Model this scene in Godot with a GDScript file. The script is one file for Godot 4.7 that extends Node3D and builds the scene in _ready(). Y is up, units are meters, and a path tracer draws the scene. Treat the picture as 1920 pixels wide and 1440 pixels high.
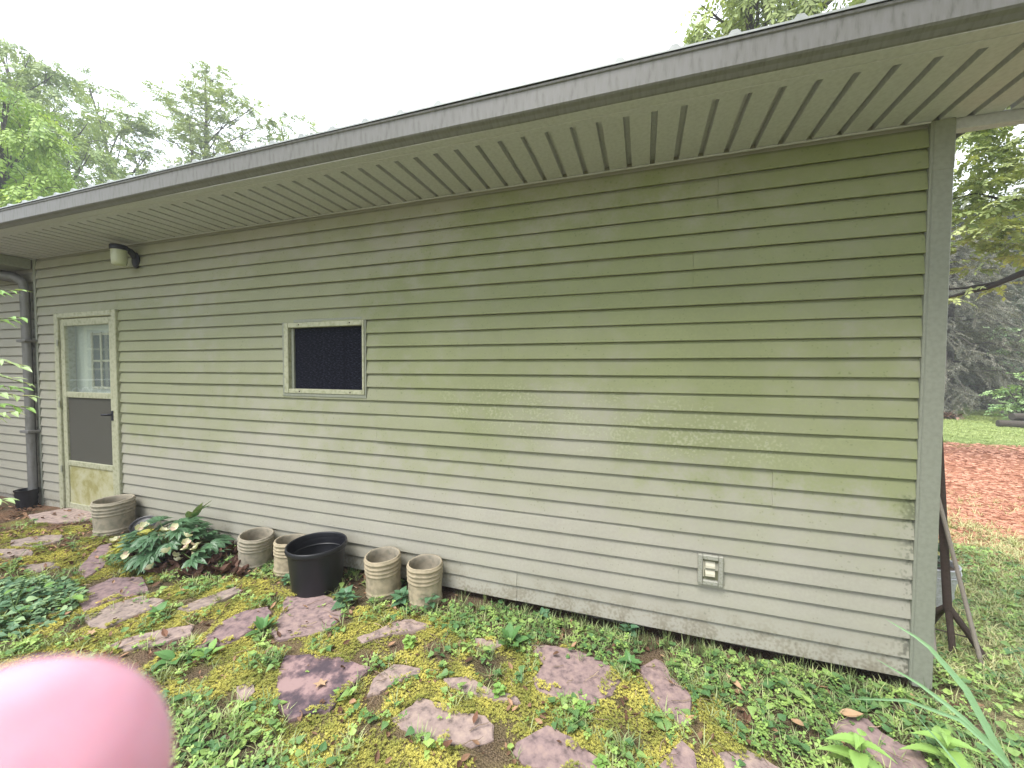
extends Node3D
# A vinyl-sided house wall seen from a mossy flagstone path on an overcast day.
# World: the wall is the plane z = 0, x runs along it to the right, y up, z towards the viewer. Metres.

const CAM := Vector3(0.0, 1.6093, 2.4884)
const FOCAL := 735.0   # pixels of a 1920 x 1440 picture
const BX := Vector3(0.94879, 0.004387, -0.31589)
const BY := Vector3(-0.01476, 0.99943, -0.03046)
const BZ := Vector3(0.31557, 0.03356, 0.94831)
const LINE0 := 2.7016  # lower edge of the first full siding course
const COURSE := 0.1016
const SOFFIT := 2.82

var rng := RandomNumberGenerator.new()
var M := {}
var LEAF := {}
var noise := FastNoiseLite.new()
var stones := []       # world polygons of the flagstones
var stone_box := []
var used := {}
var house: Node3D

# ---------------------------------------------------------------- small helpers
func ray(px: float, py: float) -> Vector3:
	return BX * ((px - 960.0) / FOCAL) + BY * (-(py - 720.0) / FOCAL) - BZ

func gpt(px: float, py: float, h := 0.0) -> Vector3:   # where a pixel's ray meets the height h
	var d := ray(px, py)
	return CAM + d * ((h - CAM.y) / d.y)

func zpt(px: float, py: float, z: float) -> Vector3:   # where it meets a plane parallel to the wall
	var d := ray(px, py)
	return CAM + d * ((z - CAM.z) / d.z)

func R(a: float, b: float) -> float:
	return rng.randf_range(a, b)

func numbered(n: String) -> String:
	if not used.has(n):
		used[n] = 0
		return n
	used[n] += 1
	return "%s_%03d" % [n, used[n]]

func tag(o: Node, label: String, category: String, group := "", kind := "") -> Node:
	if label: o.set_meta("label", label)
	if category: o.set_meta("category", category)
	if group: o.set_meta("group", group)
	if kind: o.set_meta("kind", kind)
	return o

func thing(called: String, label: String, category: String, at := Vector3.ZERO, turn := 0.0, group := "") -> Node3D:
	var o := Node3D.new()
	o.name = numbered(called)
	add_child(o, true)
	o.position = at
	o.rotation.y = turn
	tag(o, label, category, group)
	return o

func part(parent: Node, called: String, mesh: Mesh, mat: Material, xf := Transform3D()) -> MeshInstance3D:
	var o := MeshInstance3D.new()
	o.name = called
	o.mesh = mesh
	o.material_override = mat
	o.transform = xf
	parent.add_child(o, true)
	return o

func structure(called: String, mesh: Mesh, mat: Material) -> MeshInstance3D:
	var o := MeshInstance3D.new()
	o.name = numbered(called)
	o.mesh = mesh
	o.material_override = mat
	add_child(o, true)
	o.set_meta("kind", "structure")
	return o

func stuff(called: String, mesh: Mesh, mat: Material, xfs: Array, cols: Array, label: String, category: String, parent: Node = null) -> MultiMeshInstance3D:
	var mm := MultiMesh.new()
	mm.transform_format = MultiMesh.TRANSFORM_3D
	mm.use_colors = cols.size() > 0
	mm.mesh = mesh
	mm.instance_count = xfs.size()
	for i in xfs.size():
		mm.set_instance_transform(i, xfs[i])
		if cols.size(): mm.set_instance_color(i, cols[i])
	var o := MultiMeshInstance3D.new()
	o.multimesh = mm
	o.material_override = mat
	if parent:
		o.name = called
		parent.add_child(o, true)
	else:
		o.name = numbered(called)
		add_child(o, true)
	tag(o, label, category, "", "stuff")
	return o

# ---------------------------------------------------------------- mesh builder
class B:
	var v := PackedVector3Array()
	var n := PackedVector3Array()
	var u := PackedVector2Array()
	var c := PackedColorArray()
	var color := Color.WHITE
	var wall := false
	func uv(p: Vector3) -> Vector2:
		return Vector2((p.x + 8.2) / 10.4, (3.0 - p.y) / 3.0) if wall else Vector2(p.x + p.z * 0.37, p.y + p.z * 0.61)
	func tri_n(a: Vector3, b: Vector3, d: Vector3, na: Vector3, nb: Vector3, nd: Vector3) -> void:
		v.append(a); v.append(d); v.append(b)
		n.append(na); n.append(nd); n.append(nb)
		u.append(uv(a)); u.append(uv(d)); u.append(uv(b))
		c.append(color); c.append(color); c.append(color)
	func tri(a: Vector3, b: Vector3, d: Vector3) -> void:
		var k := (b - a).cross(d - a).normalized()
		tri_n(a, b, d, k, k, k)
	func quad(a: Vector3, b: Vector3, d: Vector3, e: Vector3) -> void:   # counter-clockwise from outside
		var k := (d - a).cross(e - b).normalized()
		tri_n(a, b, d, k, k, k)
		tri_n(a, d, e, k, k, k)
	func quad_n(a: Vector3, b: Vector3, d: Vector3, e: Vector3, na: Vector3, nb: Vector3, nd: Vector3, ne: Vector3) -> void:
		tri_n(a, b, d, na, nb, nd)
		tri_n(a, d, e, na, nd, ne)
	func box(lo: Vector3, hi: Vector3, bevel := 0.0) -> void:
		var b := bevel
		var xs := [lo.x, hi.x]; var ys := [lo.y, hi.y]; var zs := [lo.z, hi.z]
		if b <= 0.0:
			var P := func(i, j, k): return Vector3(xs[i], ys[j], zs[k])
			quad(P.call(0,0,1), P.call(1,0,1), P.call(1,1,1), P.call(0,1,1))
			quad(P.call(1,0,0), P.call(0,0,0), P.call(0,1,0), P.call(1,1,0))
			quad(P.call(1,0,1), P.call(1,0,0), P.call(1,1,0), P.call(1,1,1))
			quad(P.call(0,0,0), P.call(0,0,1), P.call(0,1,1), P.call(0,1,0))
			quad(P.call(0,1,1), P.call(1,1,1), P.call(1,1,0), P.call(0,1,0))
			quad(P.call(0,0,0), P.call(1,0,0), P.call(1,0,1), P.call(0,0,1))
			return
		# chamfered box: each face inset by b, twelve edge strips, eight corner triangles
		var c0 := (lo + hi) * 0.5
		var h := (hi - lo) * 0.5
		var F := {}
		for ax in 3:
			for s in [-1.0, 1.0]:
				var q := []
				for st in [[-1.0, -1.0], [1.0, -1.0], [1.0, 1.0], [-1.0, 1.0]]:
					var p := Vector3.ZERO
					p[ax] = h[ax] * s
					p[(ax + 1) % 3] = (h[(ax + 1) % 3] - b) * st[0]
					p[(ax + 2) % 3] = (h[(ax + 2) % 3] - b) * st[1]
					q.append(c0 + p)
				if s > 0: quad(q[0], q[1], q[2], q[3])
				else: quad(q[3], q[2], q[1], q[0])
		for ax in 3:
			var a1 := (ax + 1) % 3
			var a2 := (ax + 2) % 3
			for s in [-1.0, 1.0]:
				for t in [-1.0, 1.0]:
					var e := []
					for w in [-1.0, 1.0]:
						var p1 := Vector3.ZERO
						p1[ax] = (h[ax] - b) * w; p1[a1] = h[a1] * s; p1[a2] = (h[a2] - b) * t
						var p2 := Vector3.ZERO
						p2[ax] = (h[ax] - b) * w; p2[a1] = (h[a1] - b) * s; p2[a2] = h[a2] * t
						e.append(c0 + p1); e.append(c0 + p2)
					if s * t > 0: quad(e[0], e[2], e[3], e[1])
					else: quad(e[1], e[3], e[2], e[0])
		for sx in [-1.0, 1.0]:
			for sy in [-1.0, 1.0]:
				for sz in [-1.0, 1.0]:
					var a := c0 + Vector3(h.x * sx, (h.y - b) * sy, (h.z - b) * sz)
					var d := c0 + Vector3((h.x - b) * sx, h.y * sy, (h.z - b) * sz)
					var e2 := c0 + Vector3((h.x - b) * sx, (h.y - b) * sy, h.z * sz)
					if sx * sy * sz > 0: tri(a, d, e2)
					else: tri(e2, d, a)
	func extrude_x(prof: Array, x0: float, x1: float, segs := 1, closed := true, wob = null) -> void:
		# prof: Vector2(z, y) counter-clockwise seen from +x (z to the left)
		var m := prof.size()
		for s in segs:
			var xa := lerpf(x0, x1, float(s) / segs)
			var xb := lerpf(x0, x1, float(s + 1) / segs)
			for i in (m if closed else m - 1):
				var p: Vector2 = prof[i]
				var q: Vector2 = prof[(i + 1) % m]
				var a := Vector3(xa, p.y, p.x)
				var b := Vector3(xb, p.y, p.x)
				var d := Vector3(xb, q.y, q.x)
				var e := Vector3(xa, q.y, q.x)
				if wob != null:
					a += wob.call(a); b += wob.call(b); d += wob.call(d); e += wob.call(e)
				quad(a, b, d, e)
		if closed:
			var ca := Vector2.ZERO
			for p in prof: ca += p
			ca /= m
			for i in m:
				var p2: Vector2 = prof[i]
				var q2: Vector2 = prof[(i + 1) % m]
				tri(Vector3(x1, ca.y, ca.x), Vector3(x1, q2.y, q2.x), Vector3(x1, p2.y, p2.x))
				tri(Vector3(x0, ca.y, ca.x), Vector3(x0, p2.y, p2.x), Vector3(x0, q2.y, q2.x))
	func tube(path: Array, radii: Array, sides := 8, flat := 1.0, cap := true) -> void:
		var rings := []
		var norms := []
		var up := Vector3(0.13, 0.05, 1).normalized()
		for i in path.size():
			var t: Vector3 = (path[mini(i + 1, path.size() - 1)] - path[maxi(i - 1, 0)]).normalized()
			var s := t.cross(up)
			if s.length() < 0.05: s = t.cross(Vector3.RIGHT)
			s = s.normalized()
			var w := s.cross(t).normalized()
			var rr := []
			var nn := []
			for k in sides:
				var a := TAU * k / sides
				var d := s * cos(a) + w * sin(a) * flat
				rr.append(path[i] + d * radii[i])
				nn.append((s * cos(a) * flat + w * sin(a)).normalized())
			rings.append(rr); norms.append(nn)
		for i in path.size() - 1:
			for k in sides:
				var k2 := (k + 1) % sides
				quad_n(rings[i][k], rings[i + 1][k], rings[i + 1][k2], rings[i][k2], norms[i][k], norms[i + 1][k], norms[i + 1][k2], norms[i][k2])
		if cap:
			for k in sides:
				var k2 := (k + 1) % sides
				tri(path[0], rings[0][k], rings[0][k2])
				tri(path[-1], rings[-1][k2], rings[-1][k])
	func lathe(prof: Array, sides := 32, jitter = null) -> void:
		# prof: Vector2(r, y), outside surface going up
		var m := prof.size()
		var nr := []
		for i in m:
			var t: Vector2 = prof[mini(i + 1, m - 1)] - prof[maxi(i - 1, 0)]
			nr.append(Vector2(t.y, -t.x).normalized())
		for i in m - 1:
			for k in sides:
				var a0 := TAU * k / sides
				var a1 := TAU * (k + 1) / sides
				var pts := []
				var ns := []
				for q in [[i, a0], [i, a1], [i + 1, a1], [i + 1, a0]]:
					var p: Vector2 = prof[q[0]]
					var w: Vector2 = nr[q[0]]
					var pt := Vector3(cos(q[1]) * p.x, p.y, -sin(q[1]) * p.x)
					if jitter != null: pt = jitter.call(pt)
					pts.append(pt)
					ns.append(Vector3(cos(q[1]) * w.x, w.y, -sin(q[1]) * w.x))
				quad_n(pts[0], pts[1], pts[2], pts[3], ns[0], ns[1], ns[2], ns[3])
	func mesh() -> ArrayMesh:
		var a := []
		a.resize(Mesh.ARRAY_MAX)
		a[Mesh.ARRAY_VERTEX] = v
		a[Mesh.ARRAY_NORMAL] = n
		a[Mesh.ARRAY_TEX_UV] = u
		a[Mesh.ARRAY_COLOR] = c
		var m := ArrayMesh.new()
		if v.size(): m.add_surface_from_arrays(Mesh.PRIMITIVE_TRIANGLES, a)
		return m

func box_mesh(lo: Vector3, hi: Vector3, bevel := 0.0) -> ArrayMesh:
	var b := B.new()
	b.box(lo, hi, bevel)
	return b.mesh()

# ---------------------------------------------------------------- materials
func lin(r: float, g: float, b: float) -> Color:   # linear base colour to the sRGB that albedo_color wants
	return Color(r, g, b).linear_to_srgb()

func noise_tex(freq: float, stops: Array, size := 512, seed_ := 1, oct := 5, kind := FastNoiseLite.TYPE_SIMPLEX_SMOOTH) -> NoiseTexture2D:
	var f := FastNoiseLite.new()
	f.seed = seed_
	f.noise_type = kind
	f.frequency = freq
	f.fractal_octaves = oct
	f.fractal_gain = 0.62 if oct >= 7 else 0.5
	var t := NoiseTexture2D.new()
	t.width = size
	t.height = size
	t.seamless = true
	t.noise = f
	if stops.size():
		var g := Gradient.new()
		var off := PackedFloat32Array()
		var col := PackedColorArray()
		for s in stops:
			off.append(s[0]); col.append(s[1])
		g.offsets = off
		g.colors = col
		t.color_ramp = g
	return t

func grey(a: float) -> Color:
	return Color(a, a, a)

func plain(color: Color, rough := 0.7, grain: Texture2D = null, scale := 1.0, bump: Texture2D = null, bump_cm := 0.1) -> StandardMaterial3D:
	var m := StandardMaterial3D.new()
	m.albedo_color = color
	m.roughness = rough
	m.uv1_triplanar = true
	m.uv1_world_triplanar = true
	m.uv1_scale = Vector3.ONE * scale
	if grain: m.albedo_texture = grain
	if bump:
		m.heightmap_enabled = true
		m.heightmap_texture = bump
		m.heightmap_scale = bump_cm
	return m

func leafy(color: Color, back: float, rough := 0.5, tint := false) -> StandardMaterial3D:
	var m := StandardMaterial3D.new()
	m.albedo_color = color
	m.roughness = rough
	m.metallic_specular = 0.4
	m.vertex_color_use_as_albedo = tint
	m.backlight_enabled = true
	m.backlight = Color(back, back, back * 0.6)
	return m

func wall_texture() -> ImageTexture:
	var W := 1792
	var H := 512
	var fa := FastNoiseLite.new(); fa.seed = 11; fa.frequency = 0.006; fa.fractal_octaves = 5
	var fb := FastNoiseLite.new(); fb.seed = 12; fb.frequency = 0.03; fb.fractal_octaves = 4
	var fc := FastNoiseLite.new(); fc.seed = 13; fc.frequency = 0.25; fc.fractal_octaves = 2
	var fd := FastNoiseLite.new(); fd.seed = 14; fd.frequency = 0.012; fd.fractal_octaves = 3
	var ia := fa.get_image(W, H, false, false, false).get_data()
	var ib := fb.get_image(W, H, false, false, false).get_data()
	var ic := fc.get_image(W, H, false, false, false).get_data()
	var id := fd.get_image(W, H / 4, false, false, false).get_data()
	var out := PackedByteArray()
	out.resize(W * H * 3)
	# green algae, also painting in wall shade and lens cast: centre x, height, half sizes
	var algae_shade := [[-4.6, 1.6, 1.3, 0.7, 0.75], [-4.0, 1.2, 0.9, 0.35, 0.6], [-2.6, 2.0, 1.6, 0.6, 0.7], [-1.5, 1.55, 1.4, 0.6, 0.75], [-0.6, 1.95, 1.5, 0.7, 0.95], [0.7, 2.1, 1.3, 0.75, 1.0], [0.8, 1.5, 1.0, 0.55, 0.95], [1.0, 2.6, 0.8, 0.4, 0.9], [-5.0, 2.4, 1.3, 0.4, 0.55], [-0.9, 1.05, 1.2, 0.3, 0.45], [0.6, 0.95, 0.9, 0.35, 0.4]]
	for y in H:
		var h := 3.0 - 3.0 * y / H
		for x in W:
			var i := y * W + x
			var wx := -8.2 + 10.4 * x / W
			var na := ia[i] / 255.0
			var nb := ib[i] / 255.0
			var nc := ic[i] / 255.0
			var nd := id[(y / 4) * W + x] / 255.0
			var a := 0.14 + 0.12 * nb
			for p in algae_shade:
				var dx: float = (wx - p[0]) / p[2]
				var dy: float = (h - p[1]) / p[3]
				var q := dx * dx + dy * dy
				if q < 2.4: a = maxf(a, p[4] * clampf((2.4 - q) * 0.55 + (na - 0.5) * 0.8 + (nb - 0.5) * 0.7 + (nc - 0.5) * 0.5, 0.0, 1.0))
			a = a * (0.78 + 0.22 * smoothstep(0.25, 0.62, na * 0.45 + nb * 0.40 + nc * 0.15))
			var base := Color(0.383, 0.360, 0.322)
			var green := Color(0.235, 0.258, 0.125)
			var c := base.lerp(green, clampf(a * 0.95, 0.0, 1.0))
			c = c * (0.90 + 0.13 * nc + 0.10 * (nd - 0.5) + 0.08 * (nb - 0.5))
			# wiped and scuffed streaks where the film has been rubbed off
			var sx := (wx + 0.25) / 1.25
			var sy := (h - 1.27 + 0.08 * wx) / 0.24
			var sm := 1.0 - sx * sx - sy * sy
			if sm > 0.0:
				var st := smoothstep(0.55, 0.68, nb * 0.4 + nc * 0.6) * minf(sm * 2.0, 1.0)
				c = c.lerp(Color(0.46, 0.45, 0.38), st * 0.32)
			# soil splashed up on the lowest boards, blotchy
			var sp := smoothstep(0.33, 0.0, h) * smoothstep(0.42, 0.62, nb * 0.5 + nc * 0.5)
			c = c.lerp(Color(0.17, 0.14, 0.10), sp * 0.75)
			# mildew specks beside the corner post
			if wx > 1.2 and h < 1.0:
				var md := smoothstep(1.2, 1.33, wx) * smoothstep(0.50, 0.60, nb * 0.45 + nc * 0.55)
				c = c.lerp(Color(0.06, 0.065, 0.05), md * 0.8)
			if nc > 0.80 and nb > 0.55: c = c * 0.72
			c = c.linear_to_srgb()
			out[i * 3] = clampi(int(c.r * 255.0), 0, 255)
			out[i * 3 + 1] = clampi(int(c.g * 255.0), 0, 255)
			out[i * 3 + 2] = clampi(int(c.b * 255.0), 0, 255)
	return ImageTexture.create_from_image(Image.create_from_data(W, H, false, Image.FORMAT_RGB8, out))

func make_materials() -> void:
	var fine := noise_tex(0.05, [[0.0, grey(0.90)], [0.5, grey(0.96)], [1.0, grey(1.0)]], 512, 3)
	var blot := noise_tex(0.02, [[0.2, Color(0.84, 0.85, 0.80)], [0.5, grey(0.96)], [0.8, grey(1.0)]], 512, 4, 6)
	var bumpy := noise_tex(0.06, [], 512, 5)
	var s := StandardMaterial3D.new()
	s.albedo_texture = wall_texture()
	s.texture_repeat = false
	s.roughness = 0.62
	s.metallic_specular = 0.35
	s.heightmap_enabled = true
	s.heightmap_texture = noise_tex(0.02, [], 512, 8, 4)
	s.heightmap_scale = 0.12
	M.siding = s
	M.trim = plain(lin(0.265, 0.275, 0.225), 0.55, fine, 1.3)
	M.soffit = plain(lin(0.54, 0.535, 0.60), 0.6, fine, 1.5)
	var dirty := noise_tex(0.02, [[0.18, Color(0.80, 0.80, 0.77)], [0.40, Color(0.95, 0.95, 0.93)], [0.7, grey(1.0)]], 512, 21, 7)
	M.gutter = plain(lin(0.168, 0.164, 0.162), 0.5, dirty, 1.0)
	M.gutter.uv1_scale = Vector3(3.0, 0.5, 1.0)
	M.roof = plain(lin(0.42, 0.44, 0.44), 0.45, fine, 1.0)
	M.roof.metallic = 0.25
	M.white = plain(lin(0.42, 0.42, 0.30), 0.5, blot, 2.0)
	M.kick = plain(lin(0.44, 0.43, 0.29), 0.5, noise_tex(0.008, [[0.25, Color(0.84, 0.82, 0.66)], [0.5, Color(0.95, 0.94, 0.88)], [0.75, grey(1.0)]], 512, 9, 7), 1.0)
	M.inner_door = plain(lin(0.50, 0.56, 0.48), 0.6, fine, 1.0)
	M.dark = plain(lin(0.012, 0.012, 0.016), 0.6)
	M.pane = plain(lin(0.07, 0.08, 0.085), 0.08)
	M.interior = plain(lin(0.42, 0.40, 0.37), 0.9)
	M.foundation = plain(lin(0.30, 0.28, 0.25), 0.9, blot, 3.0, bumpy, 0.4)
	M.screen = plain(lin(0.12, 0.115, 0.095), 0.9, noise_tex(0.35, [[0.3, grey(0.55)], [0.7, grey(1.0)]], 512, 6, 2), 3.0)
	M.navy = plain(lin(0.034, 0.036, 0.056), 0.95, noise_tex(0.03, [[0.0, grey(0.45)], [0.55, grey(0.55)], [0.66, grey(0.75)], [0.78, grey(1.0)]], 512, 7, 6), 6.0)  # dark screen; its lighter wavy streaks are painted-in faint reflections
	M.navy.uv1_scale = Vector3(2.0, 9.0, 2.0)
	M.navy.metallic_specular = 0.15
	var gl := StandardMaterial3D.new()
	gl.albedo_color = Color(0.9, 0.97, 0.94, 0.06)
	gl.transparency = BaseMaterial3D.TRANSPARENCY_ALPHA
	gl.roughness = 0.02
	M.glass = gl
	var fr := StandardMaterial3D.new()
	fr.albedo_color = lin(0.5, 0.52, 0.38)
	fr.roughness = 0.3
	fr.backlight_enabled = true
	fr.backlight = Color(0.5, 0.5, 0.4)
	M.jar = fr
	M.paint = plain(lin(0.75, 0.75, 0.73), 0.5)
	M.black_metal = plain(lin(0.012, 0.012, 0.022), 0.45)
	M.black_plastic = plain(lin(0.011, 0.011, 0.015), 0.42, fine, 3.0)
	M.clay = plain(lin(0.43, 0.37, 0.275), 0.88, noise_tex(0.018, [[0.2, Color(0.80, 0.80, 0.76)], [0.5, Color(0.93, 0.92, 0.89)], [0.8, Color(1.0, 0.98, 0.94)]], 512, 31, 6), 2.0, bumpy, 0.06)
	M.clay_grey = plain(lin(0.36, 0.325, 0.27), 0.9, noise_tex(0.018, [[0.2, Color(0.80, 0.81, 0.78)], [0.5, Color(0.93, 0.92, 0.89)], [0.8, Color(1.0, 0.98, 0.94)]], 512, 32, 6), 2.0, bumpy, 0.06)
	M.inside_clay = M.clay_grey
	var rock := noise_tex(0.028, [[0.12, Color(0.66, 0.65, 0.66)], [0.35, Color(0.84, 0.82, 0.83)], [0.55, Color(0.92, 0.90, 0.90)], [0.8, Color(1.0, 0.98, 0.95)]], 1024, 41, 8)
	var rockb := noise_tex(0.03, [], 512, 42, 6)
	M.stones = []
	for c in [[0.365, 0.272, 0.26], [0.31, 0.225, 0.225], [0.42, 0.33, 0.295], [0.36, 0.295, 0.258]]:
		M.stones.append(plain(lin(c[0], c[1], c[2]), 0.85, rock, 0.55, rockb, 0.5))
	M.dark_stone = plain(lin(0.33, 0.235, 0.24), 0.85, noise_tex(0.009, [[0.3, Color(0.52, 0.52, 0.57)], [0.48, Color(0.74, 0.71, 0.73)], [0.62, Color(1, 0.97, 0.95)]], 1024, 43, 8), 0.55, rockb, 0.5)
	var gm := StandardMaterial3D.new()
	gm.albedo_color = Color.WHITE
	gm.vertex_color_use_as_albedo = true
	gm.roughness = 0.95
	gm.metallic_specular = 0.2
	gm.uv1_triplanar = true
	gm.uv1_world_triplanar = true
	gm.uv1_scale = Vector3.ONE * 1.5
	gm.albedo_texture = noise_tex(0.05, [[0.2, grey(0.66)], [0.5, grey(0.88)], [0.75, grey(1.0)]], 1024, 51, 6)
	gm.heightmap_enabled = true
	gm.heightmap_texture = noise_tex(0.06, [], 1024, 52, 6)
	gm.heightmap_scale = 1.2
	M.ground = gm
	M.bark = plain(lin(0.085, 0.07, 0.055), 0.9, blot, 3.0, bumpy, 1.5)
	M.dark_bark = plain(lin(0.045, 0.036, 0.03), 0.9, blot, 3.0, bumpy, 1.5)
	M.rust = plain(lin(0.075, 0.05, 0.042), 0.75, blot, 5.0, bumpy, 0.3)
	M.grey_wood = plain(lin(0.34, 0.29, 0.25), 0.85, fine, 4.0, bumpy, 0.2)
	M.galv = plain(lin(0.52, 0.52, 0.56), 0.42, blot, 6.0)
	M.galv.metallic = 0.12
	M.crown = leafy(Color.WHITE, 0.75, 0.5, true)
	M.moss = leafy(Color.WHITE, 0.35, 0.85, true)
	M.weed = leafy(Color.WHITE, 0.5, 0.5, true)
	M.litter = leafy(Color.WHITE, 0.2, 0.8, true)
	M.chip = plain(lin(1, 1, 1), 0.9)
	M.chip.vertex_color_use_as_albedo = true
	M.leaf_bright = leafy(lin(0.20, 0.36, 0.09), 0.5, 0.45)
	M.leaf_mid = leafy(lin(0.10, 0.22, 0.07), 0.4, 0.4)
	M.leaf_blue = leafy(lin(0.09, 0.19, 0.10), 0.35, 0.4)
	M.leaf_dark = leafy(lin(0.035, 0.095, 0.035), 0.25, 0.32)
	M.leaf_hell = leafy(lin(0.085, 0.17, 0.085), 0.3, 0.35)
	M.leaf_yellow = leafy(lin(0.42, 0.42, 0.08), 0.4, 0.5)
	M.leaf_iris = leafy(lin(0.19, 0.34, 0.17), 0.4, 0.38)
	M.leaf_nettle = leafy(lin(0.27, 0.45, 0.12), 0.6, 0.5)
	M.leaf_pale = leafy(lin(0.34, 0.46, 0.22), 0.7, 0.3)
	M.leaf_brown = leafy(lin(0.20, 0.10, 0.065), 0.2, 0.8)
	M.leaf_tan = leafy(lin(0.46, 0.31, 0.19), 0.2, 0.85)
	M.petal = leafy(lin(0.72, 0.70, 0.48), 0.5, 0.6)
	M.petal_pink = leafy(lin(0.62, 0.47, 0.38), 0.5, 0.6)
	M.stem = leafy(lin(0.16, 0.24, 0.08), 0.2, 0.5)
	M.bezel = plain(lin(0.34, 0.335, 0.29), 0.5, blot, 6.0)
	M.cream = plain(lin(0.50, 0.47, 0.37), 0.5)
	M.recess = plain(lin(0.15, 0.15, 0.09), 0.6)
	var sk := StandardMaterial3D.new()
	sk.albedo_color = lin(0.64, 0.345, 0.43)
	sk.roughness = 0.55
	sk.subsurf_scatter_enabled = true
	sk.subsurf_scatter_strength = 0.35
	sk.albedo_texture = noise_tex(0.012, [[0.2, Color(0.92, 0.86, 0.86)], [0.5, Color(0.98, 0.95, 0.95)], [0.75, grey(1.0)]], 256, 61, 4)
	sk.uv1_triplanar = true
	sk.uv1_world_triplanar = true
	sk.uv1_scale = Vector3(30, 70, 30)
	M.skin = sk
	M.nail = plain(lin(0.85, 0.58, 0.58), 0.25)

# ---------------------------------------------------------------- leaf meshes (unit length along +z, lying in x-z, face up)
func leaf_mesh(width: float, shape: int, droop: float, fold: float, rows := 6, teeth := 0.0) -> ArrayMesh:
	var b := B.new()
	var L := []
	var Rr := []
	var C := []
	for i in rows + 1:
		var t := float(i) / rows
		var w := 0.0
		match shape:
			0: w = sin(PI * pow(t, 0.8)) * width                                   # oval
			1: w = sin(PI * pow(t, 0.55)) * width * (1.0 - 0.25 * t)               # lance / heart, widest near the base
			2: w = width * (1.0 - pow(t, 3.0)) * (0.75 + 0.25 * minf(t * 6.0, 1.0)) # strap blade
			3: w = sin(PI * pow(t, 1.5)) * width                                   # spoon, widest near the tip
		if teeth > 0.0 and i > 0 and i < rows and i % 2 == 1: w *= 1.0 - teeth
		var y := -droop * t * t + 0.25 * droop * t
		C.append(Vector3(0, y, t))
		L.append(Vector3(-w, y + fold * w, t + (0.03 if shape == 1 else 0.0)))
		Rr.append(Vector3(w, y + fold * w, t + (0.03 if shape == 1 else 0.0)))
	for i in rows:
		b.quad(L[i], L[i + 1], C[i + 1], C[i])
		b.quad(C[i], C[i + 1], Rr[i + 1], Rr[i])
	return b.mesh()

func tuft_mesh(blades: int, h: float, spread: float, w: float) -> ArrayMesh:
	var b := B.new()
	for k in blades:
		var a := TAU * k / blades + R(-0.4, 0.4)
		var d := Vector3(cos(a), 0, sin(a))
		var s := Vector3(-sin(a), 0, cos(a)) * w
		var hh := h * R(0.6, 1.0)
		var base := d * spread * 0.2 * R(0, 1)
		var mid := base + d * spread * R(0.2, 0.5) + Vector3(0, hh * 0.6, 0)
		var tip := mid + d * spread * R(0.3, 0.9) + Vector3(0, hh * 0.4, 0)
		b.quad(base - s, base + s, mid + s * 0.8, mid - s * 0.8)
		b.tri(mid - s * 0.8, mid + s * 0.8, tip)
	return b.mesh()

func sprig_mesh(count: int, length: float, leaf: float, wide: float, hang := 0.0, seed_ := 0) -> ArrayMesh:
	# a twig along +z with leaves to both sides
	rng.seed = 900 + seed_
	var b := B.new()
	b.color = Color(0.45, 0.36, 0.30)
	b.tube([Vector3.ZERO, Vector3(0, -hang * length * 0.25, length * 0.5), Vector3(0, -hang * length, length)], [0.006, 0.004, 0.002], 3, 1.0, false)
	for i in count:
		var t := (i + 0.6) / count
		var o := Vector3(0, -hang * length * t * t, length * t)
		var side := 1.0 if i % 2 == 0 else -1.0
		var dir := Vector3(side * R(0.5, 1.0), R(-0.55, 0.25) - hang * 0.4, R(0.2, 0.9)).normalized()
		if i == count - 1: dir = Vector3(0, -0.2 - hang, 1).normalized()
		var s := dir.cross(Vector3(R(-0.5, 0.5), 1, R(-0.5, 0.5))).normalized() * leaf * wide
		var l := leaf * R(0.75, 1.15)
		var nn := s.cross(dir).normalized() * leaf * 0.08
		b.color = Color.WHITE * R(0.8, 1.15)
		var tip := o + dir * l + Vector3(0, -l * 0.2, 0)
		var m := o + dir * l * 0.45
		b.tri(o, m + s - nn, tip)
		b.tri(o, tip, m - s - nn)
	return b.mesh()

func clover_mesh(seed_: int) -> ArrayMesh:
	rng.seed = 500 + seed_
	var b := B.new()
	var top := Vector3(R(-0.1, 0.1), 1.0, R(-0.1, 0.1))
	b.color = Color(0.8, 0.9, 0.7)
	b.tri(Vector3(-0.03, 0, 0), Vector3(0.03, 0, 0), top)
	for k in 3:
		var a := TAU * k / 3 + R(-0.2, 0.2)
		var d := Vector3(cos(a), R(-0.15, 0.25), sin(a)).normalized()
		var s := d.cross(Vector3.UP).normalized()
		var l := R(0.75, 1.0)
		b.color = Color.WHITE * R(0.85, 1.1)
		var p := [top, top + d * l * 0.4 + s * 0.34, top + d * l * 0.85 + s * 0.36, top + d * l, top + d * l * 0.85 - s * 0.36, top + d * l * 0.4 - s * 0.34]
		for i in range(1, 5): b.tri(p[0], p[i + 1], p[i])
	return b.mesh()

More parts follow.
